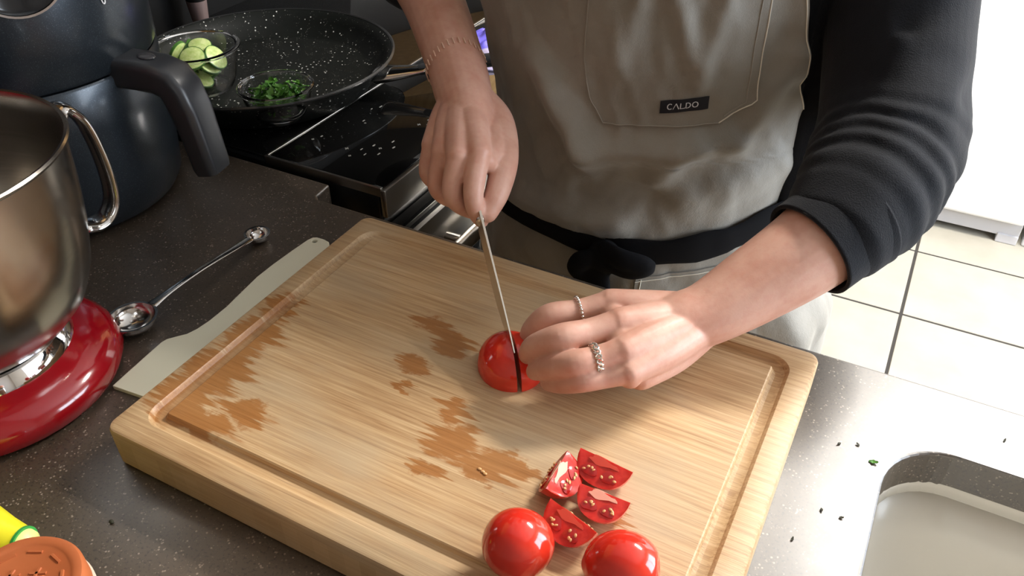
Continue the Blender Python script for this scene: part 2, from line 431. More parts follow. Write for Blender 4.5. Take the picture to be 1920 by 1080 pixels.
# refrigerator and its neighbour beyond the person
fy = 2.27
fr = thing('refrigerator', 'tall white refrigerator with a low grille on the tiled floor', 'refrigerator', (.53, fy+.3, FL))
build('body', box((.20, fy+.03, FL+.06), (.858, fy+.66, FL+1.75), .006), M_WHITE, fr, smooth=False)
build('door', box((.20, fy-.03, FL+.075), (.858, fy+.03, FL+1.75), .012, 3), M_WHITE, fr)
build('grille', join(box((.20, fy-.005, FL+.022), (.858, fy+.03, FL+.068), .003), box((.80, fy-.01, FL+.0), (.858, fy+.03, FL+.03), .003), box((.20, fy-.01, FL+.0), (.26, fy+.03, FL+.03), .003)), mat('pale_grey_plastic', (.55, .55, .58), .5), fr, smooth=False)
build('foot', box((.25, fy+.12, FL), (.31, fy+.18, FL+.062), .004), M_BLACK, fr, smooth=False)
build('foot', box((.75, fy+.12, FL), (.81, fy+.18, FL+.062), .004), M_BLACK, fr, smooth=False)
tc = thing('tall_cabinet', 'white tall cabinet standing beside the refrigerator', 'cabinet', (1.2, fy+.3, FL))
build('body', box((.872, fy, FL+.0), (1.55, fy+.66, FL+1.75), .004), M_WHITE, tc, smooth=False)
build('door', box((.874, fy-.022, FL+.06), (1.548, fy, FL+1.748), .004), M_WHITE, tc, smooth=False)

# ================================================================== CUTTING BOARD
BW, BD = .47, .34
def board_geo():
    L = []
    def rr(i, r, z): L.append(rrect(i, BW-i, i, BD-i, r, z, 6))
    rr(.004, .006, -.040); rr(.0015, .008, -.0385); rr(0, .010, -.036)
    rr(0, .010, -.0035); rr(.001, .0095, -.001); rr(.0035, .0085, 0)
    rr(.0185, .017, 0); rr(.0195, .017, -.0008); rr(.0215, .016, -.0038); rr(.0245, .0145, -.005); rr(.0285, .0105, -.005); rr(.0315, .004, -.0036); rr(.0328, .002, -.0008); rr(.0338, .0012, 0)
    return loft(L, True, True)
build('cutting_board', board_geo(), M_BOARD, off=(0, 0, 0), angle=25, label='thick wooden cutting board with a juice groove and wet stains', cat='cutting board')

# ================================================================== TOMATOES
def whole_tomato(c, r, squash, seedv, tilt, label):
    V, F = ellipsoid((0, 0, 0), r, r, r*squash, 40, 24)
    out = []
    for v in V:
        a = math.atan2(v.y, v.x); q = max(0, v.z/(r*squash))
        k = 1+.018*math.sin(3*a+seedv)*(1-abs(v.z)/(r*squash))
        p = Vector((v.x*k, v.y*k, v.z)); rad = math.hypot(p.x, p.y)/r
        p.z -= r*.16*math.exp(-(rad/.22)**2)*(1 if v.z > 0 else .4)
        out.append(p)
    M = Matrix.Rotation(tilt[0], 3, 'X') @ Matrix.Rotation(tilt[1], 3, 'Y')
    out = [M @ p for p in out]; zmin = min(p.z for p in out)
    t = thing('tomato', label, 'tomato', (c[0], c[1], 0))
    build('skin', ([p+Vector((c[0], c[1], -zmin-.0004)) for p in out], F), M_TSKIN, t)
    top = M @ Vector((0, 0, r*squash*.86)) + Vector((c[0], c[1], -zmin)); nrm = (M @ Vector((0, 0, 1)))
    build('stem_scar', xf(ellipsoid((0, 0, 0), .0028, .0028, .0012, 12, 8), Matrix.Translation(top) @ nrm.to_track_quat('Z', 'Y').to_matrix().to_4x4()), mat('stem_scar', (.30, .16, .05), .7), t)
whole_tomato((.3375, .0415), .0232, .96, .4, (-1.3, -.5), 'whole glossy red tomato beside the cut quarters, right by a wedge')
whole_tomato((.4015, .0585), .0218, 1.12, 2.0, (-1.0, 1.2), 'whole glossy oblong red tomato standing apart near the board rim')

def wedge(p0, p1, R, roll, label, lift=0, pale=False):
    """quarter of a tomato lying on its skin, ridge between p0 and p1"""
    p0, p1 = Vector((*p0, 0)), Vector((*p1, 0)); c = (p0+p1)/2; e = (p1-p0); a = e.length/2; e.normalize()
    M = Matrix.Translation(c+Vector((0, 0, R+lift))) @ Matrix(((e.x, -e.y, 0, 0), (e.y, e.x, 0, 0), (0, 0, 1, 0), (0, 0, 0, 1))) @ Matrix.Rotation(roll, 4, 'X')
    NX, NA = 16, 12
    def rad(x): return R*max(0, 1-abs(x/a)**2.4)**.5
    xs = [-a*math.cos(math.pi*i/NX) for i in range(NX+1)]
    def pt(x, ang, r): return Vector((x, r*math.sin(ang), -r*math.cos(ang)))
    h = math.radians(45)
    t = thing('tomato_wedge', label, 'tomato wedge', (c.x, c.y, 0))
    V, F = [], []
    for x in xs:
        for k in range(NA+1): V.append(M @ pt(x, -h+2*h*k/NA, max(rad(x), .0002)))
    for i in range(NX):
        for k in range(NA):
            a0 = i*(NA+1)+k; F.append((a0, a0+1, a0+NA+2, a0+NA+1))
    build('skin', (V, F), M_TSKIN, t)
    V, F = [], []
    NR = 8
    for s in (-1, 1):
        o0 = len(V)
        for x in xs:
            for k in range(NR+1):
                f = k/NR; r = max(rad(x), .0002)*f
                d = .0005*math.sin(9*x/a+3*s)*math.sin(math.pi*f)
                p = pt(x, s*h, r); nrm = Vector((0, s*math.cos(h), math.sin(h)))
                V.append(M @ (p+nrm*d))
        for i in range(NX):
            for k in range(NR):
                a0 = o0+i*(NR+1)+k; F.append((a0, a0+1, a0+NR+2, a0+NR+1))
    build('flesh', (V, F), M_TFLESH, t)
    rs = random.Random(int(c.x*1e5))
    for s in (-1, 1):
        nrm = Vector((0, s*math.cos(h), math.sin(h))); rdir = Vector((0, s*math.sin(h), -math.cos(h)))
        # pale core strip along the ridge
        V = []; n = 18
        for j in range(n):
            th = 2*math.pi*j/n; V.append((Vector((a*.55*math.cos(th)*(1+.12*math.sin(5*th)), 0, 0))+rdir*(R*.15+R*.13*math.sin(th)*(1+.45*math.cos(3*th)))+nrm*.00055))
        core = ([M @ v for v in V]+[M @ (v-nrm*.001) for v in V], [tuple(range(n))]+[(j, (j+1) % n, n+(j+1) % n, n+j) for j in range(n)])
        build('core', core, M_TCORE if pale else M_TCORE2, t)
        for cx, wid in ((-.36*a, .30*a), (.36*a, .28*a)):
            V = []
            for j in range(n):
                th = 2*math.pi*j/n; w_ = 1+.14*math.sin(3*th+cx*900)
                V.append(Vector((cx+wid*math.cos(th)*w_, 0, 0))+rdir*(R*.56+R*.21*math.sin(th)*w_)+nrm*.0009)
            cen = sum(V, Vector())/n+nrm*.0006
            g = ([M @ v for v in V]+[M @ (v-nrm*.0014) for v in V]+[M @ cen], [(j, (j+1) % n, 2*n) for j in range(n)]+[(j, (j+1) % n, n+(j+1) % n, n+j) for j in range(n)])
            gel = build('gel', g, M_TGEL, t)
            for q in range(4):
                th = rs.uniform(0, 6.28); rr_ = rs.uniform(.35, .95)
                sp = Vector((cx+wid*rr_*math.cos(th), 0, 0))+rdir*(R*.57+R*.15*rr_*math.sin(th))+nrm*.0016
                S = M @ Matrix.Translation(sp) @ Matrix.Rotation(rs.uniform(0, 6.28), 4, nrm) @ Matrix.Rotation(s*-h, 4, 'X')
                build('seed', xf(ellipsoid((0, 0, 0), rs.uniform(.0012, .0017), rs.uniform(.0008, .0011), .0006, 8, 6), S), M_SEED, gel)
wedge((.3325, .1275), (.3335, .0905), .0205, .25, 'tomato quarter turned across the others with its pale ridge upward', pale=True)
wedge((.3395, .1345), (.3805, .1310), .0205, -.35, 'tomato quarter touching the crosswise quarter, farthest from the whole tomatoes')
wedge((.3520, .1055), (.3885, .1060), .0205, -.45, 'tomato quarter in the middle of the pile with a white core', pale=True)
wedge((.3400, .0845), (.3780, .0740), .0205, -.35, 'tomato quarter touching the whole tomato with a row of seeds')
# the tomato half under the knife
KD = Vector((.64, -.768, 0)).normalized(); KN = Vector((KD.y, -KD.x, 0))     # knife direction, normal to the image left
KN = -KN if KN.x > 0 else KN
TC = Vector((.2455, .2035, 0))
CUT = Vector((.2505, .1985, 0))
def half_dome(side, gap, shift=Vector((0, 0, 0)), lim=None):
    bm = bmesh.new()
    V, F = ellipsoid((TC.x, TC.y, .004), .0295, .0265, .0275, 48, 32, M=Matrix.Rotation(math.radians(-40), 3, 'Z'))
    vs = [bm.verts.new(v) for v in V]
    for f in F: bm.faces.new([vs[i] for i in f])
    def cut(co, no):
        r = bmesh.ops.bisect_plane(bm, geom=bm.verts[:]+bm.edges[:]+bm.faces[:], plane_co=co, plane_no=no, clear_outer=True)
        ed = [e for e in r['geom_cut'] if isinstance(e, bmesh.types.BMEdge)]
        return bmesh.ops.triangle_fill(bm, edges=ed, use_beauty=True)['geom']
    cut((0, 0, -.0002), (0, 0, -1))
    cut(CUT+KN*gap*side, KN*-side)
    caps = [f for f in bm.faces if abs(abs(f.normal.dot(KN))-1) < .01 or f.normal.z < -.9]
    for f in bm.faces: f.normal_update()
    idx = {f for f in bm.faces if abs(f.normal.dot(KN)) > .99 or f.normal.z < -.9 or f.normal.z > .999 and f.calc_center_median().z < .002}
    bm.verts.index_update()
    P = [v.co+shift for v in bm.verts]
    sk_ = (P, [tuple(v.index for v in f.verts) for f in bm.faces if f not in idx])
    fl_ = (P, [tuple(v.index for v in f.verts) for f in bm.faces if f in idx])
    bm.free(); return sk_, fl_
for side, gap, sh, lab in ((1, .0006, Vector((0, 0, 0)), 'dome of a tomato half on the free side of the knife blade'), (-1, .0014, Vector((.0015, .0005, 0)), 'narrow piece of the halved tomato held under the fingertips')):
    s_, f_ = half_dome(side, gap, sh)
    t = thing('tomato_half', lab, 'tomato half', (TC.x, TC.y, 0))
    build('skin', s_, M_TSKIN, t); build('flesh', f_, M_TFLESH, t, smooth=False)
# loose seeds on the board
for (x, y) in ((.2765, .0985), (.2797, .0975), (.2822, .0965)):
    build('tomato_seed', ellipsoid((x, y, .0006), .0017, .0013, .0008, 10, 8), M_SEED, off=(x, y, 0), label='loose tomato seed lying in the wet stain', cat='seed', group='loose seeds on the board')

# ================================================================== KNIFE
kn = thing('kitchen_knife', 'thin steel kitchen knife slicing into the tomato half', 'knife', (.20, .26, .05))
def knife():
    H = Vector((.1705, .2895, .0835)); T = CUT+Vector((0, 0, .034))+KD*.010; d = (T-H); L = d.length; d.normalize()
    up = Vector((0, 0, 1)); dn = (-up+d*d.dot(up)).normalized(); sd = d.cross(dn).normalized()
    V, F = [], []; N = 20
    for i in range(N+1):
        f = i/N; hgt = .030*(1-max(0, (f-.45)/.55)**2.0)+.0006; th = .0010*(1-.55*f)
        p = H+d*(L*f)+dn*(.004*max(0, (f-.6)/.4)**2)
        V += [p+sd*th, p-sd*th, p-sd*th*.9+dn*hgt*.45, p+dn*hgt, p+sd*th*.9+dn*hgt*.45]
    for i in range(N):
        for j in range(5): F.append((i*5+j, i*5+(j+1) % 5, i*5+5+(j+1) % 5, i*5+5+j))
    F += [(0, 1, 2, 3, 4), tuple(N*5+j for j in (4, 3, 2, 1, 0))]
    build('blade', (V, F), mat('blade_steel', (.70, .66, .58), .28, 1), kn, angle=25)
    build('bolster', tube([H-d*.010+dn*.011, H+d*.003+dn*.011], [.0075, .0070], 16, 3, flat=.6, up=dn), M_STEEL, kn)
    build('handle', tube([H-d*.006+dn*.011, H-d*.03+dn*.011, H-d*.06+dn*.010, H-d*.09+dn*.009, H-d*.108+dn*.012], [.0095, .0105, .0115, .0110, .0115], 18, 5, flat=.72, up=dn), mat('black_handle', (.012, .012, .013), .4), kn)
    return H, d, dn, sd
KH, Kd, Kdn, Ksd = knife()

# ================================================================== PERSON
P0 = (.22, .60, FL)
pe = thing('person', 'person in a black sweater and grey apron slicing a tomato', 'person', P0)
def hand_left():
    G = []
    W = Vector((.380, .288, .048)); 
    I = [(.3089, .2570, .054), (.2710, .2240, .050), (.2590, .2180, .036), (.2555, .2172, .024)]
    Mi = [(.3264, .2328, .058), (.2924, .1989, .055), (.2731, .1943, .042), (.2665, .1958, .030)]
    Ri = [(.3395, .2110, .053), (.3100, .1850, .048), (.2895, .1825, .036), (.2780, .1848, .026)]
    Li = [(.3485, .2020, .042), (.3175, .1815, .036), (.3010, .1815, .026), (.2895, .1850, .018)]
    for ch, rs in ((I, (.0112, .0103, .0092, .0076)), (Mi, (.0116, .0112, .0100, .0084)), (Ri, (.0108, .0102, .0092, .0076)), (Li, (.0096, .0088, .0080, .0066))):
        mcp = Vector(ch[0]); start = W.lerp(mcp, .1)
        pip = Vector(ch[1])
        path = [mcp, mcp.lerp(pip, .5)+Vector((0, 0, -.0012)), pip, Vector(ch[2]), Vector(ch[3])]
        G.append(tube(path, [rs[0], rs[1]*.96, rs[1]*1.03, rs[2], rs[3]], 18, 6))
        G.append(tube([W+Vector((.008, .012, -.005)), W.lerp(mcp, .55)+Vector((0, 0, -.003)), mcp], [.0160, .0170, rs[0]*1.10], 18, 6))
    lo = Vector((0, 0, -.006))
    G.append(tube([Vector(I[0])+lo*.8, Vector(Mi[0])+lo, Vector(Ri[0])+lo, Vector(Li[0])+lo*.7], [.0105, .0115, .0115, .0100], 16, 5))
    mid = [W.lerp(Vector(q[0]), .58)+lo*1.1 for q in (I, Mi, Ri, Li)]
    G.append(tube(mid, [.0150, .0160, .0155, .0130], 16, 5))
    G.append(tube([W.lerp(Vector(q[0]), .78)+lo for q in (I, Mi, Ri, Li)], [.0125, .0135, .0135, .0120], 16, 5))
    G.append(tube([W+Vector((.002, -.002, -.012)), (.367, .252, .027), (.353, .216, .028)], [.0150, .0150, .0115], 16, 6))   # heel of the palm
    # thumb, tucked under the index finger
    G.append(tube([W+Vector((-.004, .008, -.008)), (.347, .279, .030), (.318, .268, .024), (.288, .248, .020), (.272, .236, .018)], [.016, .0150, .0112, .0095, .0075], 16, 6))
    # wrist, forearm and upper arm
    G.append(tube([(.342, .245, .040), (.360, .268, .044), W, (.4051, .3212, .061), (.4370, .364, .082), (.458, .405, .100), (.470, .455, .118), (.455, .54, .19), (.41, .60, .38)],
                  [.0200, .0240, .0262, .0315, .0370, .0400, .0400, .0380, .0360], 24, 6, flat=1.0))
    return remesh(G, .0011, 12, .5)
def hand_right():
    G = []
    W = Vector((.084, .410, .128))
    I = [(.1500, .3250, .117), (.1590, .2990, .096), (.1640, .2930, .080), (.1660, .2990, .066)]
    Mi = [(.1340, .3170, .115), (.1380, .2980, .086), (.1500, .3080, .068), (.1600, .3200, .066)]
    Ri = [(.1110, .3270, .108), (.1120, .3130, .078), (.1260, .3250, .061), (.1390, .3370, .062)]
    Li = [(.0860, .3470, .100), (.0870, .3350, .074), (.1010, .3440, .060), (.1130, .3540, .063)]
    for ch, rs in ((I, (.0108, .0094, .0082, .0068)), (Mi, (.0110, .0096, .0084, .0072)), (Ri, (.0105, .0092, .0082, .0070)), (Li, (.0095, .0082, .0072, .0062))):
        mcp = Vector(ch[0])
        G.append(tube([mcp]+[Vector(q) for q in ch[1:]], rs, 18, 7))
        G.append(tube([W.lerp(mcp, .12), W.lerp(mcp, .55)+Vector((0, 0, .001)), mcp], [.0180, .0160, rs[0]*1.12], 18, 6))
    lo = Vector((.004, .004, -.009))
    G.append(tube([Vector(q[0])+lo for q in (I, Mi, Ri, Li)], [.011, .012, .012, .010], 16, 5))
    G.append(tube([W.lerp(Vector(q[0]), .5)+lo*1.2 for q in (I, Mi, Ri, Li)], [.014, .015, .015, .0135], 16, 5))
    G.append(tube([W.lerp(Vector(q[0]), .75)+lo for q in (I, Mi, Ri, Li)], [.0125, .013, .013, .0115], 16, 5))
    # thumb along the image-right side of the handle
    G.append(tube([W+Vector((.014, .004, -.006)), (.128, .397, .110), (.1585, .3560, .100), (.1708, .3210, .087), (.1715, .3015, .0745)], [.0165, .0175, .0138, .0116, .0090], 18, 7))
    G.append(tube([(.128, .392, .110), (.150, .352, .106), (.152, .330, .110)], [.016, .0135, .0105], 16, 5))     # web between thumb and index
    G.append(tube([(.128, .345, .110), (.112, .374, .119), W, (.052, .447, .142), (-.017, .520, .168), (-.075, .572, .186), (-.120, .605, .200), (-.07, .625, .30), (.015, .63, .40)],
                  [.0150, .0235, .0285, .0300, .0340, .0385, .0390, .0380, .0380], 24, 6))
    return remesh(G, .0011, 11, .5)
# torso profile shared by body, sweater and apron: z, half width, half depth, centre y
PROF = [(-.60, .228, .165, .610), (-.30, .225, .155, .606), (-.16, .222, .146, .600), (-.10, .204, .135, .594), (-.045, .170, .121, .584), (.0, .168, .121, .582), (.05, .168, .123, .582),
        (.10, .170, .128, .585), (.16, .185, .133, .589), (.25, .203, .134, .594), (.33, .200, .125, .602), (.40, .185, .105, .612)]
def prof(z):
    if z <= PROF[0][0]: return PROF[0][1:]
    for (z0, *p), (z1, *q) in zip(PROF, PROF[1:]):
        if z <= z1:
            t = (z-z0)/(z1-z0); t = t*t*(3-2*t)*.5+t*.5
            return [a+(b-a)*t for a, b in zip(p, q)]
    return PROF[-1][1:]
ROT = math.radians(7); CX = .219
def torso_pt(th, z, off=0, skew=True):
    a, b, cy = prof(z); x = (a+off)*math.sin(th); y = -(b+off)*math.cos(th)
    x, y = x*math.cos(ROT)-y*math.sin(ROT)*.3, x*math.sin(ROT)+y*math.cos(ROT)
    k = max(0, min(1, (-.05-z)/.11))
    return Vector((CX+.022*k*k*(3-2*k)+x, cy+y, z))
def torso_geo(off, z0, z1, n=40, seg=64, top=True):
    rings = []
    for i in range(n+1):
        z = z0+(z1-z0)*i/n; rings.append([torso_pt(2*math.pi*j/seg, z, off) for j in range(seg)])
    if top:
        a = rings[-1]; c = sum(a, Vector())/len(a)
        for k, dz in ((.75, .025), (.45, .045), (.28, .065)): rings.append([c+(p-c)*k+Vector((0, 0, dz)) for p in a])
    return loft(rings)
body_parts = [torso_geo(-.016, -.30, .40, 24, 40), tube([(.217, .60, .40), (.217, .585, .50), (.217, .57, .58)], [.055, .05, .05], 20, 5),
              ellipsoid((.217, .555, .655), .075, .092, .115), ellipsoid((.217, .462, .635), .011, .014, .018),
              tube([(.145, .61, -.25), (.135, .60, -.55), (.13, .60, -.88)], [.085, .062, .045], 20, 6), tube([(.29, .61, -.25), (.30, .60, -.55), (.305, .60, -.88)], [.085, .062, .045], 20, 6)]
bodyg = join(hand_left(), hand_right(), remesh(body_parts, .008, 3))
bd = build('body', bodyg, M_SKIN, pe, label='skin of the hands and forearms', angle=180)
build('hair', remesh([ellipsoid((.217, .575, .68), .088, .098, .115), ellipsoid((.217, .63, .60), .075, .05, .12)], .008, 3), mat('dark_hair', (.02, .012, .008), .5), pe)
# trousers and shoes
tr = mat('dark_trousers', (.02, .022, .03), .8)
build('trousers', remesh([torso_geo(-.010, -.30, -.05, 12, 40, False), tube([(.145, .61, -.22), (.135, .60, -.55), (.13, .60, -.90)], [.10, .078, .062], 20, 6), tube([(.29, .61, -.22), (.30, .60, -.55), (.305, .60, -.90)], [.10, .078, .062], 20, 6)], .008, 3), tr, pe)
for sx in (.13, .305):
    build('shoe', remesh([ellipsoid((sx, .535, FL+.035), .043, .12, .035), ellipsoid((sx, .60, FL+.05), .042, .055, .048), box((sx-.04, .43, FL), (sx+.04, .64, FL+.02), .008)], .005, 3), mat('shoe_black', (.01, .01, .01), .5), pe)
# sweater with sleeves
def fold(x, z): return 0
sleeveL = [(.395, .61, .40), (.425, .597, .30), (.443, .577, .222), (.457, .540, .172), (.468, .488, .130), (.466, .440, .110), (.455, .398, .096)]
sleeveR = [(.015, .63, .40), (-.055, .64, .31), (-.120, .61, .205), (-.070, .566, .185)]
def lmod(t):
    f = 1
    if t > .60: f += .075*(abs(math.sin((t-.60)*44+.5*math.sin(t*31)))**.7-.45)*min(1, (t-.60)/.12)*(1-max(0, (t-.93)/.07))
    return f
sw = remesh([torso_geo(-.004, -.12, .40, 40, 64), tube(sleeveL, [.068, .066, .063, .062, .062, .058, .050], 36, 14, mod=lmod),
             tube([(.470, .520, .165), (.497, .494, .142), (.488, .465, .122)], [.034, .032, .032], 20, 6),
             tube([(.372, .605, -.10), (.385, .605, .05), (.392, .61, .26)], [.050, .050, .055], 24, 6), tube(sleeveR, [.070, .064, .058, .050], 30, 8)], .0030, 3, .5)
swv = []
for v in sw[0]:
    v = Vector(v)
    # crumpled sleeve: folds that run around the arm near the elbow
    d = (v-Vector((.47, .47, .13))).length
    k = max(0, 1-d/.13)
    n_ = noise.noise(Vector((v.x*22+1, v.y*22, v.z*34)))*.0085*k+noise.noise(v*14)*.0045+noise.noise(Vector((v.x*30, v.y*10, v.z*12)))*.003
    c = Vector((.455, .50, v.z)) if v.x > .38 else Vector((CX, .60, v.z))
    swv.append(v+(v-c).normalized()*n_)
build('sweater', (swv, sw[1]), M_SWEAT, pe, label='black sweater with sleeves pushed up', angle=180)
cuffp = [(.462, .404, .099), (.452, .388, .0925), (.4370, .3640, .0815)]
cf = tube(cuffp, [.0475, .0445, .0435], 60, 12, caps='none')
cv = [Vector(v) for v in cf[0]]
build('cuff', (cv, [f for f in cf[1] if len(f) == 4]), M_SWEAT, pe).modifiers.new('s', 'SOLIDIFY').thickness = .003
# ---- apron
FOLDS = [  # x0,z0,x1,z1,amp,width
    (.150, .150, .205, .068, .010, .017), (.205, .075, .330, .092, .008, .014), (.268, .050, .296, .094, .006, .013), (.366, .250, .374, .160, .0045, .010), (.345, .115, .366, .180, .0045, .011),
    (.100, -.018, .235, -.006, .007, .018), (.270, .235, .292, .175, .004, .009), (.310, .240, .297, .155, .004, .008), (.245, .25, .225, .17, .004, .012), (.12, .26, .165, .16, -.006, .022), (.30, .03, .36, .05, .004, .02), (.20, .02, .26, .035, -.004, .015)]
def seg_d(x, z, s):
    x0, z0, x1, z1 = s; dx, dz = x1-x0, z1-z0; t = max(0, min(1, ((x-x0)*dx+(z-z0)*dz)/(dx*dx+dz*dz)))
    return math.hypot(x-x0-t*dx, z-z0-t*dz)
def apron_pt(th, z, off=0):
    p = torso_pt(th, z, 0); q = torso_pt(th, z, .01); nrm = (q-p).normalized()
    d = .002
    for f in FOLDS: d += 1.7*f[4]*math.exp(-(seg_d(p.x, z, f[:4])/f[5])**2)
    if z < -.06:                       # skirt hangs in soft pleats
        k = min(1, (-.06-z)/.15); d += k*(.012*math.sin(th*7+.6)+.006*math.sin(th*15+z*4))
    d += .0030*noise.noise(Vector((p.x*30, 0, z*20)))+.0016*noise.noise(Vector((p.x*80, 3, z*45)))+.0022*max(0, noise.noise(Vector((p.x*70+z*25, 8, z*14))))
    return p+nrm*(max(d, -.002)+off)
def th_bounds(z):
    t = max(0, min(1, (.03-z)/.08)); L = 66+22*t
    xr = .392-(z-.03)*.135 if z > .03 else .392+(.03-z)*.9
    lo, hi = .3, 1.62
    for _ in range(24):
        m_ = (lo+hi)/2
        if torso_pt(m_, z).x < xr: lo = m_
        else: hi = m_
    return -math.radians(L), lo
def sheet(fn, us, vs, thick):
    """closed thin sheet from fn(u, v, off)"""
    V, F = [], []; nu, nv = len(us), len(vs)
    for o_ in (0, thick):
        for v in vs:
            for u in us: V.append(fn(u, v, o_))
    N = nu*nv
    for j in range(nv-1):
        for i in range(nu-1):
            a = j*nu+i; F.append((a, a+nu, a+nu+1, a+1)); a += N; F.append((a, a+1, a+nu+1, a+nu))
    rim = [i for i in range(nu)]+[j*nu+nu-1 for j in range(1, nv)]+[(nv-1)*nu+i for i in range(nu-2, -1, -1)]+[j*nu for j in range(nv-2, 0, -1)]
    for k in range(len(rim)):
        a, b = rim[k], rim[(k+1) % len(rim)]; F.append((a, b, b+N, a+N))
    return V, F
def bib(u, z, o):
    L, R = th_bounds(z); return apron_pt(L+(R-L)*u, z, o)
us = [i/110 for i in range(111)]
zs = [-.56+i*.012 for i in range(38)]+[-.104+i*.0042 for i in range(101)]
ap = build('apron', sheet(bib, us, zs, .0016), M_APRON, pe, angle=70, label='grey-beige cotton bib apron')
for u_, sx_ in ((.03, .150), (.97, .285)):
    q0 = bib(u_, .316, .001)
    build('neck_strap', tube([q0-Vector((0, 0, .02)), q0.lerp(Vector((sx_, .52, .47)), .5)+Vector((0, -.018, .01)), (sx_, .53, .462), (sx_, .60, .492), (.217, .665, .485)], [.012]*5, 12, 6, flat=.18, up=(1, 0, 0)), M_APRON, ap)
def surf_x(x, z, off):
    """apron surface point at a given world x (front side)"""
    lo, hi = -1.4, 1.4
    for _ in range(26):
        m_ = (lo+hi)/2
        if torso_pt(m_, z).x < x: lo = m_
        else: hi = m_
    return apron_pt(lo, z, off)
def pock(u, v, o):
    z = .106+(.30-.106)*v; k = max(0, (.128-z)/.022)
    x0 = .194+(.010 if z < .17 else 0)*(min(1, (.17-z)/.05) if z < .17 else 0)+.012*k; x1 = .3425-.026*k
    return surf_x(x0+(x1-x0)*u, z+.010*u*(1-v), .0017+o)
pk = build('bib_pocket', sheet(pock, [i/40 for i in range(41)], [i/44 for i in range(45)], .0014), M_APRON, ap, angle=70)
thread = mat('pale_thread', (.70, .66, .56), .8)
def line(fn, n): return tube([fn(i/n) for i in range(n+1)], [.0006]*(n+1), 6, 1, curve=False)
build('stitching', line(lambda t: pock(1.0, 1-t, .0016), 40), thread, ap)
build('stitching', line(lambda t: pock(.955, 1-t*.96, .0016), 40), mat('grey_thread', (.30, .28, .24), .8), ap)
build('stitching', line(lambda t: pock(t, .0, .0016), 30), mat('grey_thread'), ap)
build('stitching', line(lambda t: pock(0, 1-t, .0016), 40), mat('grey_thread'), ap)
build('stitching', line(lambda t: bib(.995, .03+.33*t, .0018), 40), thread, ap)
def spock(u, v, o): return surf_x(.262+.13*u, -.20+.128*v+.026*u*v, .0018+o)
build('skirt_pocket', sheet(spock, [i/30 for i in range(31)], [i/20 for i in range(21)], .0018), M_APRON, ap, angle=70)
build('stitching', line(lambda t: spock(.04, .98-t*.9, .0022), 14), thread, ap)
build('stitching', line(lambda t: spock(t, .97, .0022), 24), thread, ap)
# woven label with its lettering
def lab(u, v, o): return surf_x(.267+.0395*u, .1245+.0125*v+.007*u, .0036+o)
lb = build('brand_label', sheet(lab, [i/16 for i in range(17)], [i/6 for i in range(7)], .0006), mat('label_black', (.006, .006, .010), .8), ap, label='small black woven label reading CALDO')
white = mat('label_thread', (.62, .62, .64), .7)
def glyph(strokes, x0, wd):
    gs = []
    for pts in strokes:
        P_ = []; 
        for i in range(len(pts)): P_.append(pts[i])
        V, F = [], []
        for i, (x, y, t_) in enumerate(P_):
            xa, ya, _ = P_[max(0, i-1)]; xb, yb, _ = P_[min(len(P_)-1, i+1)]
            dx, dy = xb-xa, yb-ya; l = math.hypot(dx, dy) or 1; nx, ny = -dy/l*t_, dx/l*t_
            for s in (1, -1):
                u = x0+(x+nx*s)*wd; v = .28+.44*(y+ny*s*1.0)
                V.append(lab(u, v, .0008)); V.append(lab(u, v, .0011))
        for i in range(len(P_)-1):
            a = i*4; b = a+4
            F += [(a+1, a+3, b+3, b+1), (a, b, b+2, a+2), (a, a+1, b+1, b), (a+2, b+2, b+3, a+3)]
        F += [(0, 2, 3, 1), (len(V)-4, len(V)-3, len(V)-1, len(V)-2)]
        gs.append((V, F))
    return join(*gs)
def arc(cx, cy, rx, ry, a0, a1, th0, th1, n=14): return [(cx+rx*math.cos(math.radians(a0+(a1-a0)*i/n)), cy+ry*math.sin(math.radians(a0+(a1-a0)*i/n)), th0+(th1-th0)*abs(math.cos(math.radians(a0+(a1-a0)*i/n)))) for i in range(n+1)]
T0, T1 = .045, .085
letters = [('C', [arc(.5, .5, .42, .46, 48, 312, T0, T1)], .150), ('A', [[(.02, 0, .05), (.5, 1, .05)], [(.5, 1, .08), (.98, 0, .08)]], .275), ('L', [[(.2, 0, .08), (.2, 1, .08)], [(.12, .04, .05), (.9, .04, .05), (.92, .22, .04)]], .405),
           ('D', [[(.15, 0, .08), (.15, 1, .08)], [(.1, .97, T0)]+[(p[0], p[1], p[2]) for p in arc(.35, .5, .5, .46, 90, -90, T0, T1)]+[(.1, .04, T0)]], .525), ('O', [arc(.5, .5, .44, .46, 0, 360, T0, T1, 22)], .665)]
for nm, st, x0 in letters: build('letter', glyph(st, x0+.0, .125), white, lb, smooth=False)
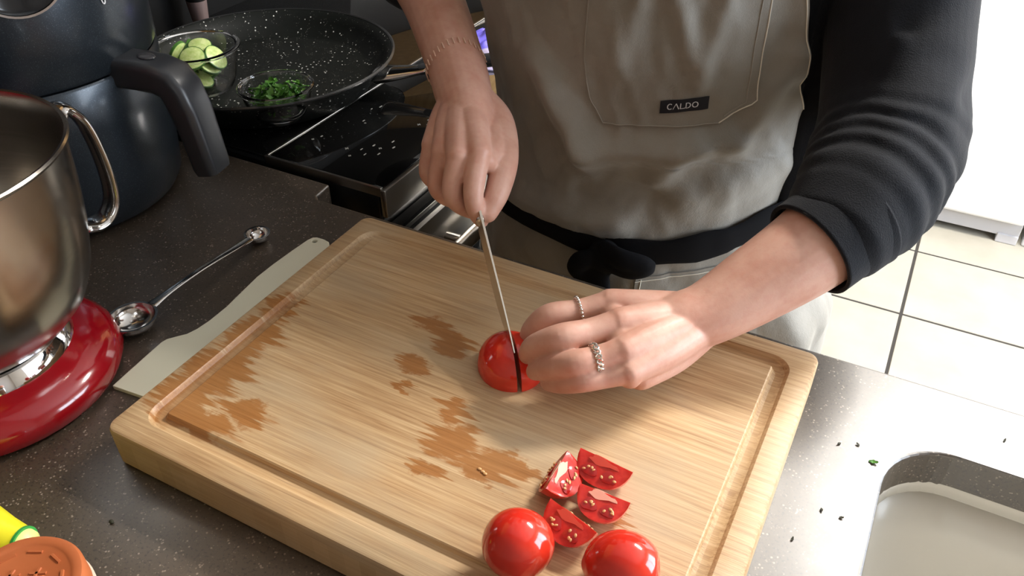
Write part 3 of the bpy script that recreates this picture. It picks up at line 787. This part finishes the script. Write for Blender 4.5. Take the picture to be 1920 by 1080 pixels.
# waist tie with knot
def belt_path(t0, t1, z0, z1, n=24, off=.006): return [apron_pt(t0+(t1-t0)*i/n, z0+(z1-z0)*(i/n)**1.3, off) for i in range(n+1)]
M_TIE = mat('black_cotton_tie', (.004, .004, .005), .9, spec=.15)
tie = build('waist_tie', join(tube(belt_path(.03, 1.62, -.044, .012), [.017+.002*math.sin(i*.9) for i in range(25)], 14, 1, flat=.22, up=(0, 0, 1), curve=False),
            tube(belt_path(.0, -1.7, -.040, -.012), [.011+.0012*math.sin(i*.8) for i in range(25)], 14, 1, flat=.25, up=(0, 0, 1), curve=False)), M_TIE, pe, label='black cotton waist tie')
kp = apron_pt(.04, -.045, .010)
def K(dx, dy, dz): return kp+Vector((dx, dy, dz))
build('knot', remesh([ellipsoid(K(0, -.006, 0), .019, .014, .021), tube([K(.0, -.012, .016), K(.022, -.018, .012), K(.046, -.010, .004), K(.030, -.010, -.008), K(.004, -.012, -.006)], [.010, .013, .0135, .012, .010], 14, 6, flat=.6),
      tube([K(-.002, -.008, -.006), K(-.020, -.016, -.004), K(-.030, -.012, -.024), K(-.014, -.010, -.030), K(0, -.010, -.010)], [.010, .012, .011, .010, .009], 14, 6, flat=.6),
      tube([K(-.004, -.010, -.010), K(.002, -.016, -.045), K(.014, -.016, -.085), K(.018, -.014, -.15)], [.011, .014, .014, .013], 14, 6, flat=.4),
      tube([K(-.008, -.010, -.010), K(-.018, -.014, -.045), K(-.012, -.014, -.085), K(-.016, -.012, -.16)], [.010, .013, .013, .012], 14, 6, flat=.4)], .0022, 3), M_TIE, tie)
# rings and bracelet
def ring_on(c, axis, r, w_, m, name, label, twist=0):
    ax = Vector(axis).normalized(); q = ax.to_track_quat('Z', 'Y').to_matrix(); gs = []
    n = 48
    if twist:
        for ph in (0, math.pi):
            P_ = [Vector(c)+q @ Vector(((r+.0007*math.cos(9*2*math.pi*i/n+ph))*math.cos(2*math.pi*i/n), (r+.0007*math.cos(9*2*math.pi*i/n+ph))*math.sin(2*math.pi*i/n), w_*math.sin(9*2*math.pi*i/n+ph))) for i in range(n)]
            gs.append(tube(P_+[P_[0]], [.00085]*(n+1), 8, 2))
    else:
        P_ = [Vector(c)+q @ Vector((r*math.cos(2*math.pi*i/n), r*math.sin(2*math.pi*i/n), 0)) for i in range(n)]
        gs.append(tube(P_+[P_[0]], [.0008]*(n+1), 8, 1))
        for i in range(n):
            if P_[i].z > c[2]-.002 and i % 2 == 0: gs.append(ellipsoid(P_[i], .0015, .0015, .0015, 8, 6))
    return build(name, join(*gs), m, pe, label=label)
M_SILV = mat('silver', (.88, .85, .80), .12, 1)
ring_on((.2890, .2396, .0509), (.0379, .033, .004), .0114, .0, M_SILV, 'ring', 'slim silver ring with tiny stones on the index finger')
ring_on((.3230, .1965, .0492), (.0295, .026, .005), .0110, .0022, M_SILV, 'ring', 'twisted silver band on the ring finger', 1)
bc, bax = Vector((.0600, .4375, .1385)), Vector((.075, -.075, -.026)).normalized()
q = bax.to_track_quat('Z', 'Y').to_matrix()
gs = []
for i in range(34):
    a = 2*math.pi*i/34; p = bc+q @ Vector((.0306*math.cos(a), .0306*math.sin(a), .002*math.sin(3*a)))
    gs.append(tube([p-bax*.004, p+bax*.004], [.0007, .0007], 6, 1))
build('bracelet', join(*gs), mat('pale_bead', (.74, .50, .38), .35), pe, label='thin bracelet of fine pale beads on the wrist')

# ================================================================== STAND MIXER
mx, my = -.165, .017
md = Vector((-.93, -.36, 0)).normalized(); mn = Vector((-md.y, md.x, 0))
sm = thing('stand_mixer', 'red enamelled stand mixer with a chrome bowl plate', 'stand mixer', (mx, my, CT))
def base_ring(r, z, n=48):
    P_ = []
    for j in range(n):
        a = 2*math.pi*j/n; c, s = math.cos(a), math.sin(a)
        l = r if c < 0 else r+.17
        hw = r*(1 if c < 0 else 1-.18*c)
        P_.append(Vector((mx, my, z))+md*(l*c)+mn*(hw*s))
    return P_
build('base', loft([base_ring(.090, CT), base_ring(.101, CT+.004), base_ring(.1045, CT+.012), base_ring(.102, CT+.021), base_ring(.094, CT+.030), base_ring(.080, CT+.036), base_ring(.06, CT+.039)]), M_RED, sm)
def cr(c, a_, b_, z, n=24): return [c+md*(a_*math.cos(2*math.pi*j/n))+mn*(b_*math.sin(2*math.pi*j/n))+Vector((0, 0, z)) for j in range(n)]
cc = Vector((mx, my, 0))+md*.20
build('column', loft([cr(cc, .075, .066, CT+.030), cr(cc, .062, .058, CT+.08), cr(cc, .058, .055, CT+.18), cr(cc, .062, .056, CT+.24)]), M_RED, sm)
hx = cc+Vector((0, 0, CT+.25)); hd = (-md*.42+Vector((0, 0, .9))).normalized()
build('head', tube([hx-hd*.03, hx+hd*.05, hx+hd*.15, hx+hd*.25, hx+hd*.30], [.062, .070, .070, .062, .045], 28, 6), M_RED, sm)
build('bowl_plate', lathe([(.0, .044), (.052, .044), (.058, .046), (.061, .050), (.0645, .050), (.067, .046), (.070, .038), (.071, .034)], (mx, my, CT), 48), M_CHROME, sm)
bw = thing('mixing_bowl', 'stainless steel mixing bowl with a strap handle on the red mixer', 'mixing bowl', (mx, my, CT+.046))
bp = [(.0, .050), (.050, .050), (.0555, .046), (.058, .047), (.061, .053), (.078, .064), (.094, .082), (.105, .108), (.1115, .140), (.1155, .175), (.1175, .205), (.1185, .2165), (.1215, .2185), (.1222, .2205), (.121, .2222), (.1185, .2215), (.1165, .2165), (.1155, .205), (.1135, .175), (.1095, .140), (.103, .110), (.092, .085), (.075, .068), (.05, .058), (.0, .056)]
build('bowl', lathe(bp, (mx, my, CT), 72), M_BRUSH, bw)
ha = math.radians(80); hr = Vector((math.cos(ha), math.sin(ha), 0)); bc_ = Vector((mx, my, CT))
hp = [(.1250, .2095), (.128, .2125), (.134, .209), (.142, .195), (.146, .170), (.147, .142), (.144, .118), (.135, .105), (.123, .102), (.112, .106)]
build('handle', tube([bc_+hr*r+Vector((0, 0, z)) for r, z in hp], [.0150, .0135, .0122, .0118, .0120, .0120, .0118, .0120, .0130, .0140], 18, 5, flat=.38, up=hr.cross(Vector((0, 0, 1)))), M_STEEL, bw)

# ================================================================== AIR FRYER
ax_, ay_ = -.385, .268
af = thing('air_fryer', 'blue-black air fryer with a dark pull handle beside the stove', 'air fryer', (ax_, ay_, CT))
build('basket_drawer', lathe([(.0, .004), (.112, .004), (.124, .008), (.131, .020), (.135, .06), (.1385, .12), (.1405, .169), (.1385, .172), (.0, .172)], (ax_, ay_, CT), 72), M_FRYER, af)
build('upper_body', lathe([(.0, .174), (.1385, .174), (.1410, .178), (.1425, .23), (.1420, .28), (.1360, .315), (.120, .335), (.09, .345), (.0, .348)], (ax_, ay_, CT), 72), M_FRYER, af)
for a in (.6, 2.2, 3.8, 5.4): build('foot', lathe([(.0, 0), (.012, 0), (.012, .006), (.0, .006)], (ax_+.085*math.cos(a), ay_+.085*math.sin(a), CT), 16), M_BLACK, af)
fa = math.radians(10); fd = Vector((math.cos(fa), math.sin(fa), 0)); fs = Vector((-fd.y, fd.x, 0)); fc = Vector((ax_, ay_, CT))
def hrect(r, z, hw, hh, ang, n=5):
    """rounded rectangle section at radius r, height z; section plane tilted by ang in the vertical radial plane"""
    c = fc+fd*r+Vector((0, 0, z)); u = fs; v = Vector((0, 0, 1))*math.cos(ang)+fd*math.sin(ang)
    return [c+u*p.x+v*p.y for p in rrect(-hw, hw, -hh, hh, min(hw, hh)*.55, 0, n)]
hl = build('handle', loft([hrect(r_, z_, w_, h_, a_) for r_, z_, w_, h_, a_ in ((.132, .172, .021, .016, 0), (.160, .172, .021, .016, 0), (.180, .171, .0208, .016, .08), (.195, .166, .0205, .0165, .5), (.2015, .155, .020, .0165, 1.0), (.207, .135, .0195, .0158, 1.28), (.211, .105, .0185, .0150, 1.36), (.2145, .074, .018, .0145, 1.40), (.2155, .0665, .0168, .0130, 1.40))]), M_DARKPLASTIC, af, angle=60)
build('release_button', xf(ellipsoid((0, 0, 0), .011, .0075, .0022, 24, 10), Matrix.Translation(fc+fd*.168+Vector((0, 0, .1882)))), mat('button_grey', (.05, .05, .055), .25), hl)
# round display with a bright rim, and the maker's mark
def on_body(ang, z, r=.1425): return fc+Vector((math.cos(ang)*r, math.sin(ang)*r, z))
da = math.radians(-23)
dn_ = Vector((math.cos(da), math.sin(da), 0)); dq = dn_.to_track_quat('Z', 'Y').to_matrix().to_4x4()
dc = on_body(da, .292, .1375)
dial = build('dial', xf(lathe([(.0, .0065), (.036, .0065), (.040, .009), (.041, .0)], (0, 0, 0), 48), Matrix.Translation(dc) @ dq), mat('dial_black', (.006, .007, .009), .12), af)
build('dial_rim', xf(lathe([(.0405, .0), (.0405, .0105), (.0425, .0105), (.0430, .0)], (0, 0, 0), 48), Matrix.Translation(dc) @ dq), M_SATIN, dial)
gp = []
for i in range(15):
    t_ = i/14; an = math.radians(60+300*t_); gp.append(on_body(math.radians(7)+.028*math.cos(an)*.55, .246+.0052*math.sin(an), .1430))
build('maker_mark', tube(gp, [.0007]*15, 6, 1, curve=False), mat('mark_white', (.7, .7, .72), .4), af)

# ================================================================== RANGE AND WHAT STANDS ON IT
RT = -.036
rx0, rx1, ry0, ry1 = -.72, -.052, .436, 1.196
rg = thing('range_cooker', 'black glass-top range cooker with a steel front edge', 'range cooker', ((rx0+rx1)/2, (ry0+ry1)/2, FL))
build('body', box((rx0, ry0, FL+.02), (rx1-.012, ry1, RT-.045)), M_BLACK, rg, smooth=False)
build('top_frame', box((rx0, ry0, RT-.046), (rx1-.004, ry1, RT-.006), .003), M_BLACK, rg)
build('glass_top', box((rx0+.004, ry0+.006, RT-.008), (-.232, ry1-.006, RT-.001), .002), M_BLACKGLASS, rg)
ctl = build('control_panel', box((-.227, ry0+.004, RT-.008), (rx1, ry1-.004, RT+.002), .002), M_BLACKGLASS, rg)
build('trim', join(box((-.2315, ry0+.004, RT-.008), (-.2275, ry1-.004, RT+.0028), .001), box((-.2315, ry0, RT-.010), (rx1, ry0+.0035, RT+.0028), .001)), M_SATIN, rg, smooth=False)
build('front_bezel', box((rx1-.003, ry0, RT-.038), (rx1+.006, ry1, RT+.0005), .002), M_SATIN, rg)
dr = build('oven_door', box((rx1-.012, ry0+.004, FL+.16), (rx1+.030, ry1-.004, RT-.062), .004), M_SATIN, rg)
for k in range(2): build('vent_slot', box((rx1+.006+.0115*k, ry0+.004, RT-.0625), (rx1+.0115+.0115*k, ry1-.01, RT-.0612)), M_BLACK, dr, smooth=False)
build('door_window', box((rx1+.029, ry0+.09, FL+.28), (rx1+.0315, ry1-.09, RT-.16), .001), M_BLACKGLASS, dr)
hb = build('door_handle', join(tube([(rx1+.058, ry0+.03, RT-.110), (rx1+.058, ry1-.03, RT-.110)], [.011, .011], 16, 2), tube([(rx1+.028, ry0+.09, RT-.110), (rx1+.058, ry0+.09, RT-.110)], [.008, .008], 12, 1), tube([(rx1+.028, ry1-.09, RT-.110), (rx1+.058, ry1-.09, RT-.110)], [.008, .008], 12, 1)), M_BRUSH, dr)
build('drawer', box((rx1-.012, ry0+.004, FL+.02), (rx1+.026, ry1-.004, FL+.152), .004), M_BRUSH, rg)
# printed touch symbols on the control panel
sym = mat('print_white', (.20, .20, .19), .5)
rs = random.Random(3)
for k, (x, y) in enumerate([(-.205, .500), (-.200, .512), (-.178, .575), (-.172, .570), (-.190, .610), (-.183, .622), (-.150, .500), (-.132, .507), (-.124, .523), (-.112, .520), (-.120, .498), (-.105, .507), (-.135, .486), (-.108, .543), (-.098, .530), (-.105, .60), (-.095, .606), (-.101, .618), (-.090, .625), (-.098, .638), (-.085, .600)]):
    l = rs.uniform(.0014, .0030); wv = rs.uniform(.0006, .0010)
    if k % 3 == 0: g = join(box((x-l, y-.0006, RT+.0018), (x+l, y+.0006, RT+.0023)), box((x-.0006, y-l, RT+.0018), (x+.0006, y+l, RT+.0023)))
    else: g = box((x-wv, y-l, RT+.0018), (x+wv, y+l, RT+.0023))
    build('touch_symbol', g, sym, ctl, smooth=False)
# back guard
build('back_guard', box((rx0, ry0, RT-.004), (rx0+.05, ry1, RT+.16), .004), mat('back_guard_black', (.004, .004, .004), .6, spec=.15), rg)
# pan
px_, py_, pr = -.375, .612, .185
pn = thing('griddle_pan', 'wide flat black pan with white speckles on the stove', 'pan', (px_, py_, RT))
PF = RT+.014
build('pan_body', lathe([(.0, 0), (.140, 0), (.150, .003), (pr-.010, .036), (pr, .045), (pr+.002, .0475), (pr, .049), (pr-.004, .0475), (pr-.014, .036), (.153, .0165), (.146, .0145), (.0, .014)], (px_, py_, RT), 96), M_PAN, pn)
build('rim', lathe([(pr+.0025, .0465), (pr+.003, .0485), (pr+.0005, .0502), (pr-.0015, .0490)], (px_, py_, RT), 96), mat('pan_rim', (.05, .05, .05), .25, .6), pn)
ph = Vector((.96, .28, 0)).normalized(); pc = Vector((px_, py_, RT))
def pp(r, z): return pc+ph*r+Vector((0, 0, z))
build('handle_bracket', tube([pp(pr-.012, .030), pp(pr+.012, .034), pp(pr+.040, .040), pp(pr+.062, .046)], [.024, .020, .015, .013], 18, 6, flat=.45, up=ph.cross(Vector((0, 0, 1)))), M_STEEL, pn)
build('pan_handle', tube([pp(pr+.052, .043), pp(pr+.09, .052), pp(pr+.16, .066), pp(pr+.20, .070)], [.0125, .013, .0145, .012], 16, 6, flat=.6, up=ph.cross(Vector((0, 0, 1)))), M_DARKPLASTIC, pn)
# kettle-like dark pieces at the back of the range
bt = thing('pepper_mill', 'small dark mill with a pinkish foot behind the speckled pan', 'pepper mill', (-.63, .735, RT))
build('mill_body', lathe([(.0, .05), (.016, .05), (.020, .06), (.017, .085), (.022, .115), (.017, .135), (.0, .14)], (-.63, .735, RT), 24), M_BLACK, bt)
build('mill_foot', lathe([(.0, .0015), (.012, .0015), (.017, .05), (.0, .051)], (-.63, .735, RT), 24), mat('pinkish_metal', (.13, .09, .085), .5), bt)
# crumpled cloth on the front of the range
def cloth(u, v, o):
    x = -.205+.125*u; y = .800+.15*v
    e = max(0, math.sin(math.pi*u)*math.sin(math.pi*v))**.6
    z = RT+.0025+e*(.024+.012*noise.noise(Vector((u*3.1, v*3.3, 2)))+.008*noise.noise(Vector((u*8, v*8, 5))))
    return Vector((x+.012*noise.noise(Vector((u*4, v*4, 9))), y+.012*noise.noise(Vector((u*4, v*4, 3))), z+o))
M_VIO = mat('violet_cloth', rough=.85); n = NT(M_VIO); n.color(n.ramp(n.noise(n.mapping((14, 14, 14), (0, 0, .3)), 1, 2), [(.42, (.16, .13, .72)), (.50, (.16, .13, .72)), (.54, (.62, .55, .80))]))
build('dish_cloth', sheet(cloth, [i/30 for i in range(31)], [i/30 for i in range(31)], .002), M_VIO, off=(-.14, .87, RT), label='crumpled violet and white cloth on the range beside the apron', cat='cloth')
# ---------------- glass bowls
def glass_bowl(name, label, c, R, rb, h, th, rim):
    t = thing(name, label, 'bowl', c)
    P_ = [(.0, .0012), (rb-.006, .0012), (rb-.004, 0), (rb, 0), (rb+.002, .003)]
    n = 8
    for i in range(1, n+1):
        f = i/n; P_.append((rb+.002+(R-rb-.002)*(f**.62), .003+(h-.006)*f))
    P_ += [(R+rim+.0004, h-.0035), (R+rim+.0014, h-.0020), (R+rim+.0012, h-.0003), (R+rim*.5, h+.0010), (R-th*.6, h+.0004), (R-th, h-.0012)]
    for i in range(n, -1, -1):
        f = i/n; P_.append((rb-.002+(R-th-rb+.002)*(f**.62), .0055+(h-.0085)*f))
    P_.append((.0, .0050))
    build('glass', lathe(P_, c, 64), M_GLASS, t)
    return t
B1 = Vector((-.428, .536, PF)); B2 = Vector((-.268, .515, PF))
glass_bowl('glass_bowl', 'clear glass bowl of cucumber slices in the pan', B1, .058, .040, .062, .0035, .003)
glass_bowl('glass_bowl', 'clear glass bowl of chopped green herbs in the pan', B2, .0475, .030, .045, .0028, .0012)
M_CFL = mat('cucumber_flesh', (.56, .66, .24), .35, sss=.2); M_CSK = mat('cucumber_rind', (.055, .15, .025), .35)
def m_cuc():
    n = NT(M_CFL); v = n.co; a = n.noise(v, 160, 3); n.color(n.ramp(a, [(.35, (.42, .55, .16)), (.65, (.62, .70, .32))]))
m_cuc()
cs = [((.000, .000, .014), (.15, .1), 0), ((.012, -.012, .020), (-.2, .5), 0), ((-.016, .008, .022), (.5, -.3), 0), ((.006, .016, .026), (.7, .1), 0), ((-.010, -.016, .030), (-.6, -.2), 0), ((.018, .004, .036), (-.1, .7), 0),
      ((-.008, -.004, .042), (.25, -.35), 0), ((.008, -.014, .050), (.55, .35), 0), ((-.004, .014, .056), (.18, .25), 0), ((-.026, -.008, .050), (.3, -1.15), 0), ((.022, .014, .044), (-.3, .9), 0), ((-.030, .012, .046), (.9, -.9), 0)]
CL = ['cucumber slice packed under or beside the topmost slices in the bowl']
for i, (d, (rx, ry), _) in enumerate(cs):
    c = B1+Vector(d); M_ = Matrix.Translation(c) @ Matrix.Rotation(rx, 4, 'X') @ Matrix.Rotation(ry, 4, 'Y')
    t = thing('cucumber_slice', {8: 'cucumber slice lying flattest on the very top of the heap', 9: 'cucumber slice standing nearly on edge against the bowl side', 7: 'cucumber slice tilted face-out just below the topmost slice'}.get(i, CL[0]), 'cucumber slice', c, 'cucumber slices in the bowl')
    r = .0165+.001*math.sin(i*2.1); h = .0022
    build('flesh', xf(lathe([(.0, -h), (r-.001, -h), (r-.0004, -h+.0004), (r-.0004, h-.0004), (r-.001, h), (.0, h)], (0, 0, 0), 28), M_), M_CFL, t)
    build('rind', xf(lathe([(r-.0006, -h+.0001), (r+.0005, -h+.0006), (r+.0005, h-.0006), (r-.0006, h-.0001)], (0, 0, 0), 28), M_), M_CSK, t)
# herbs
rs = random.Random(11); gs = []
def leaf(M_, L, Wd):
    pts = []; n = 9
    for i in range(n+1):
        f = i/n; w_ = Wd*math.sin(math.pi*min(1, f*1.02))**.7*(1+.28*math.cos(f*14)); pts.append((f, w_))
    V = []; 
    for f, w_ in pts:
        z = .35*L*f*f-.1*L*f
        V += [Vector((L*f, -w_, z+.18*w_)), Vector((L*f, 0, z-.05*L)), Vector((L*f, w_, z+.18*w_))]
    F = []
    for i in range(n):
        a = i*3; F += [(a, a+3, a+4, a+1), (a+1, a+4, a+5, a+2)]
    return xf((V, F), M_)
for i in range(230):
    z = rs.uniform(.008, .040); R_m = .026+(.0475-.034)*min(1, (z/.03))**.6
    a = rs.uniform(0, 6.28); rr_ = R_m*math.sqrt(rs.random())
    c = B2+Vector((rr_*math.cos(a)*.92, rr_*math.sin(a)*.92, z+.004*(1-rr_/.04)))
    L = min(rs.uniform(.009, .017), max(.007, .044-rr_))
    M_ = Matrix.Translation(c) @ Matrix.Rotation(rs.uniform(0, 6.28), 4, 'Z') @ Matrix.Rotation(rs.uniform(-.9, .5), 4, 'Y') @ Matrix.Rotation(rs.uniform(-.8, .8), 4, 'X') @ Matrix.Translation((-L/2, 0, 0))
    gs.append(leaf(M_, L, L*.30))
    if i % 6 == 0: gs.append(tube([M_ @ Vector((-.008, 0, .002)), M_ @ Vector((.006, 0, 0))], [.0006, .0005], 6, 1))
M_HERB = mat('herb_green', rough=.45); n = NT(M_HERB); n.color(n.ramp(n.noise(n.co, 70, 3), [(.3, (.03, .12, .016)), (.5, (.09, .28, .035)), (.7, (.26, .46, .10))]))
build('chopped_herbs', join(*gs), M_HERB, off=B2, label='heap of chopped green herb leaves inside the glass bowl', cat='herbs', kind='stuff', angle=80)

# ================================================================== SMALL THINGS ON THE COUNTER
# spatula
so = [(-.0690, .0557), (-.0735, .098), (-.0752, .117), (-.0738, .1235), (-.0690, .130), (-.0630, .1375), (-.0600, .147), (-.0585, .162), (-.0590, .185), (-.0632, .215), (-.0660, .237), (-.0662, .262), (-.0650, .290), (-.0632, .314), (-.0610, .3205), (-.0570, .3228), (-.0480, .3232), (-.040, .3215), (-.0345, .316), (-.0318, .305), (-.0300, .275), (-.0290, .240), (-.0330, .20), (-.0335, .17), (-.0300, .148), (-.0200, .136), (-.0090, .128), (-.0065, .120), (-.0070, .075), (-.0080, .0640), (-.0110, .0610)]
hc = Vector((-.0545, .3155)); hole_s = [(hc.x+.0028*math.cos(2*math.pi*k/14), hc.y+.0028*math.sin(2*math.pi*k/14)) for k in range(14)]
sp = build('spatula', poly_slab(so, [hole_s], CT, CT+.0042), mat('pale_green_plastic', (.80, .79, .63), .45), off=(-.04, .19, CT), smooth=False, label='flat pale cream-green plastic spatula lying along the cutting board', cat='spatula')
bv = sp.modifiers.new('b', 'BEVEL'); bv.width = .0012; bv.segments = 2; bv.limit_method = 'ANGLE'; bv.angle_limit = math.radians(50)
# double-ended measuring spoon
ms = thing('measuring_spoon', 'double-ended steel measuring spoon with a round bowl at each end', 'measuring spoon', (-.113, .2, CT))
def cup(c, R, depth):
    P_ = []
    for i in range(9):
        a = math.pi/2*i/8; P_.append((R*math.sin(a), -depth*math.cos(a)))
    P_ += [(R+.0016, .0003), (R+.0016, .0012), (R-.0008, .0010)]
    for i in range(8, -1, -1):
        a = math.pi/2*i/8; P_.append(((R-.0010)*math.sin(a), -(depth-.0010)*math.cos(a)+.0002))
    return lathe(P_, c, 40)
SB, SS = Vector((-.1140, .1225, CT+.0150)), Vector((-.1120, .2905, CT+.0105))
build('large_cup', cup(SB, .0215, .0148), M_STEEL, ms); build('small_cup', cup(SS, .0125, .0103), M_STEEL, ms)
hpth = [SB+Vector((.002, .0215, .0004)), SB+Vector((.004, .045, .003)), SB.lerp(SS, .5)+Vector((.0045, 0, .006)), SS+Vector((.003, -.035, .004)), SS+Vector((.000, -.012, .0006))]
build('shaft', tube(hpth, [.0062, .0038, .0036, .0048, .0058], 14, 8, flat=.22, up=(1, 0, 0)), M_STEEL, ms)
# jar with embossed terracotta lid
jc = Vector((.119, -.137, CT)); JH = .100
jr = thing('spice_jar', 'glass jar of pinkish powder with an embossed terracotta lid', 'jar', jc)
build('jar_glass', lathe([(.0, .001), (.028, .001), (.0325, .004), (.0335, .012), (.0335, .070), (.0325, .078), (.0305, .084), (.0305, JH-.002), (.0290, JH-.002), (.0290, .083), (.031, .076), (.032, .070), (.032, .012), (.03, .005), (.0, .004)], jc, 48), M_GLASS, jr)
build('powder', lathe([(.0, .0045), (.0295, .0055), (.0314, .013), (.0314, .066), (.0, .068)], jc, 40), mat('pink_powder', (.55, .30, .20), .9), jr)
M_LID = mat('terracotta_plastic', (.46, .125, .040), .42)
ld = build('lid', lathe([(.0298, .082), (.0345, .082), (.0352, .086), (.0350, JH-.001), (.0335, JH+.0015), (.0300, JH+.0022), (.0280, JH+.0014), (.0270, JH+.0010), (.0, JH+.0014)], jc, 56, False, False), M_LID, jr)
build('lid_seal', lathe([(.0350, .0795), (.0362, .0805), (.0362, .0838), (.0348, .0845), (.0305, .084), (.0305, .0795)], jc, 56), mat('pale_seal', (.72, .55, .42), .5), jr)
def bar(x0, y0, x1, y1, w_=.0011):
    u = Vector((x1-x0, y1-y0, 0)); l = u.length; u.normalize(); v = Vector((-u.y, u.x, 0))*w_
    a, b = jc+Vector((x0, y0, JH+.0008)), jc+Vector((x1, y1, JH+.0008)); up = Vector((0, 0, .0013))
    return [a+v, a-v, b-v, b+v, a+v*.6+up, a-v*.6+up, b-v*.6+up, b+v*.6+up], [(0, 1, 2, 3), (4, 5, 6, 7), (0, 1, 5, 4), (1, 2, 6, 5), (2, 3, 7, 6), (3, 0, 4, 7)]
u0 = Vector((.90, .43)); v0 = Vector((-.43, .90))
def bb(a, b, c, d): p = u0*a+v0*b; q_ = u0*c+v0*d; return bar(p.x, p.y, q_.x, q_.y)
marks = [bb(-.012, .006, -.002, .008), bb(-.007, .011, -.008, -.004), bb(-.012, .000, -.003, .002), bb(-.003, -.003, -.012, -.008), bb(.003, .009, .012, .010), bb(.007, .013, .006, -.004), bb(.002, .003, .013, .004), bb(.002, -.002, .012, -.003), bb(.011, .008, .013, -.006), bb(-.010, -.011, -.002, -.010), bb(.002, -.009, .010, -.010)]
for k in range(10):
    a0 = 2*math.pi*k/10; marks.append(bar(.0235*math.cos(a0), .0235*math.sin(a0), .0235*math.cos(a0+.35), .0235*math.sin(a0+.35)))
build('embossing', join(*marks), M_LID, ld, smooth=False)
# yellow squeeze bottle lying down
yb = thing('squeeze_bottle', 'bright yellow plastic squeeze bottle with a green band lying by the jar', 'bottle', (-.06, -.115, CT))
yd = Vector((.96, .26, 0)).normalized(); ys = Vector((-yd.y, yd.x, 0)); yo = Vector((.027, -.094, CT+.026))
def yl(prof_): 
    rings = [[yo+yd*s+ys*(r*math.cos(2*math.pi*j/32))+Vector((0, 0, r*math.sin(2*math.pi*j/32))) for j in range(32)] for s, r in prof_]
    return loft(rings)
M_YEL = mat('yellow_plastic', (.80, .72, .02), .35)
build('bottle_body', yl([(-.175, .022), (-.172, .0255), (-.16, .026), (-.075, .026), (-.055, .0255), (-.035, .0225), (-.018, .0165), (-.004, .0125), (0, .012)]), M_YEL, yb)
build('band', yl([(-.0016, .0112), (-.0016, .0126), (.0004, .0126), (.0004, .0112)]), mat('green_plastic', (.03, .30, .05), .4), yb)
build('nozzle', yl([(.000, .0110), (.004, .0100), (.007, .0060), (.011, .0035), (.012, .002)]), mat('pale_yellow', (.75, .76, .25), .4), yb)
# herb scraps and crumbs
for i, (x, y, dark) in enumerate([(.5313, .2782, 0), (.6219, .3517, 1), (.5173, .2915, 1), (.5037, .2856, 1), (.5045, .2124, 1), (.5189, .2119, 1), (.4911, .1762, 1)]):
    s = .0035 if i == 0 else .0017
    g = leaf(Matrix.Translation((x, y, CT+.0012)) @ Matrix.Rotation(i*1.3, 4, 'Z') @ Matrix.Translation((-s, 0, 0)), 2*s, s*.5)
    V, F = g; n_ = len(V); V = V+[v-Vector((0, 0, .0008)) for v in V]; F = F+[tuple(k+n_ for k in f) for f in F]
    build('herb_scrap', (V, F), M_HERB if not dark else mat('dark_crumb', (.03, .03, .015), .7), off=(x, y, CT), label='curled green herb leaf scrap at the sink corner' if i == 0 else 'tiny dark herb scrap on the stone counter around the sink', cat='herb scrap', group='herb scraps on the counter')
build('crumb', ellipsoid((.0432, -.0433, CT+.0012), .0022, .0016, .0013, 8, 6), mat('dark_crumb'), off=(.0432, -.0433, CT), label='single dark crumb on the counter in front of the board', cat='crumb')

# ================================================================== UPPER CABINETS AND LAMPS OUTSIDE THE FRAME
uc = thing('wall_cabinet', 'oak wall cabinet beyond the range', 'cabinet', (-.58, 1.75, .33))
build('body', box((XW0+.002, 1.22, .33), (-.42, 2.6, 1.2), .003), M_CAB, uc, smooth=False)
for k in range(3):
    d = build('door', box((-.42, 1.225+.46*k, .332), (-.40, 1.225+.46*k+.452, 1.198), .004), M_CAB, uc, smooth=False)
    build('handle', tube([(-.40, 1.265+.46*k, .46), (-.375, 1.265+.46*k, .47), (-.375, 1.265+.46*k, .57), (-.40, 1.265+.46*k, .58)], [.006]*4, 8, 3), M_BLACK, d)
hd_ = thing('unseen_range_hood', 'unseen black range hood added above the stove for shade', 'range hood', (-.5, .8, .62))  # unseen hood, added to keep the stove dark and reflect black in its glass
build('hood_body', box((XW0+.002, .44, .62), (-.30, 1.19, .74), .006), M_BLACK, hd_)
build('chimney', box((XW0+.002, .66, .738), (-.48, .98, ZC), .006), M_BLACK, hd_)
uc2 = thing('wall_cabinet', 'unseen oak wall cabinet added above the mixer for shade', 'cabinet', (-.58, 0, .66))  # unseen cabinet, added to shade the corner and darken reflections there
build('body', box((XW0+.002, YW0+.002, .66), (-.42, .42, 1.3), .003), M_CAB, uc2, smooth=False)
build('door', box((-.42, -.05, .662), (-.40, .418, 1.298), .004), M_CAB, uc2, smooth=False)
cl = thing('ceiling_lamp_offscreen', 'twin tube ceiling lamp in the middle of the kitchen', 'lamp', (1.0, 1.575, ZC-.05))
build('housing', box((.66, 1.44, ZC-.045), (1.34, 1.71, ZC), .008), M_WHITE, cl)
tm = mat('lamp_tube', (.9, .9, .9), .5); tm.node_tree.nodes['Principled BSDF'].inputs['Emission Color'].default_value = (1, .95, .88, 1); tm.node_tree.nodes['Principled BSDF'].inputs['Emission Strength'].default_value = 40
for tx, ty in TUBES: build('lamp_tube', tube([(tx-.30, ty, 1.440), (tx+.30, ty, 1.440)], [.013, .013], 12, 1), tm, cl)
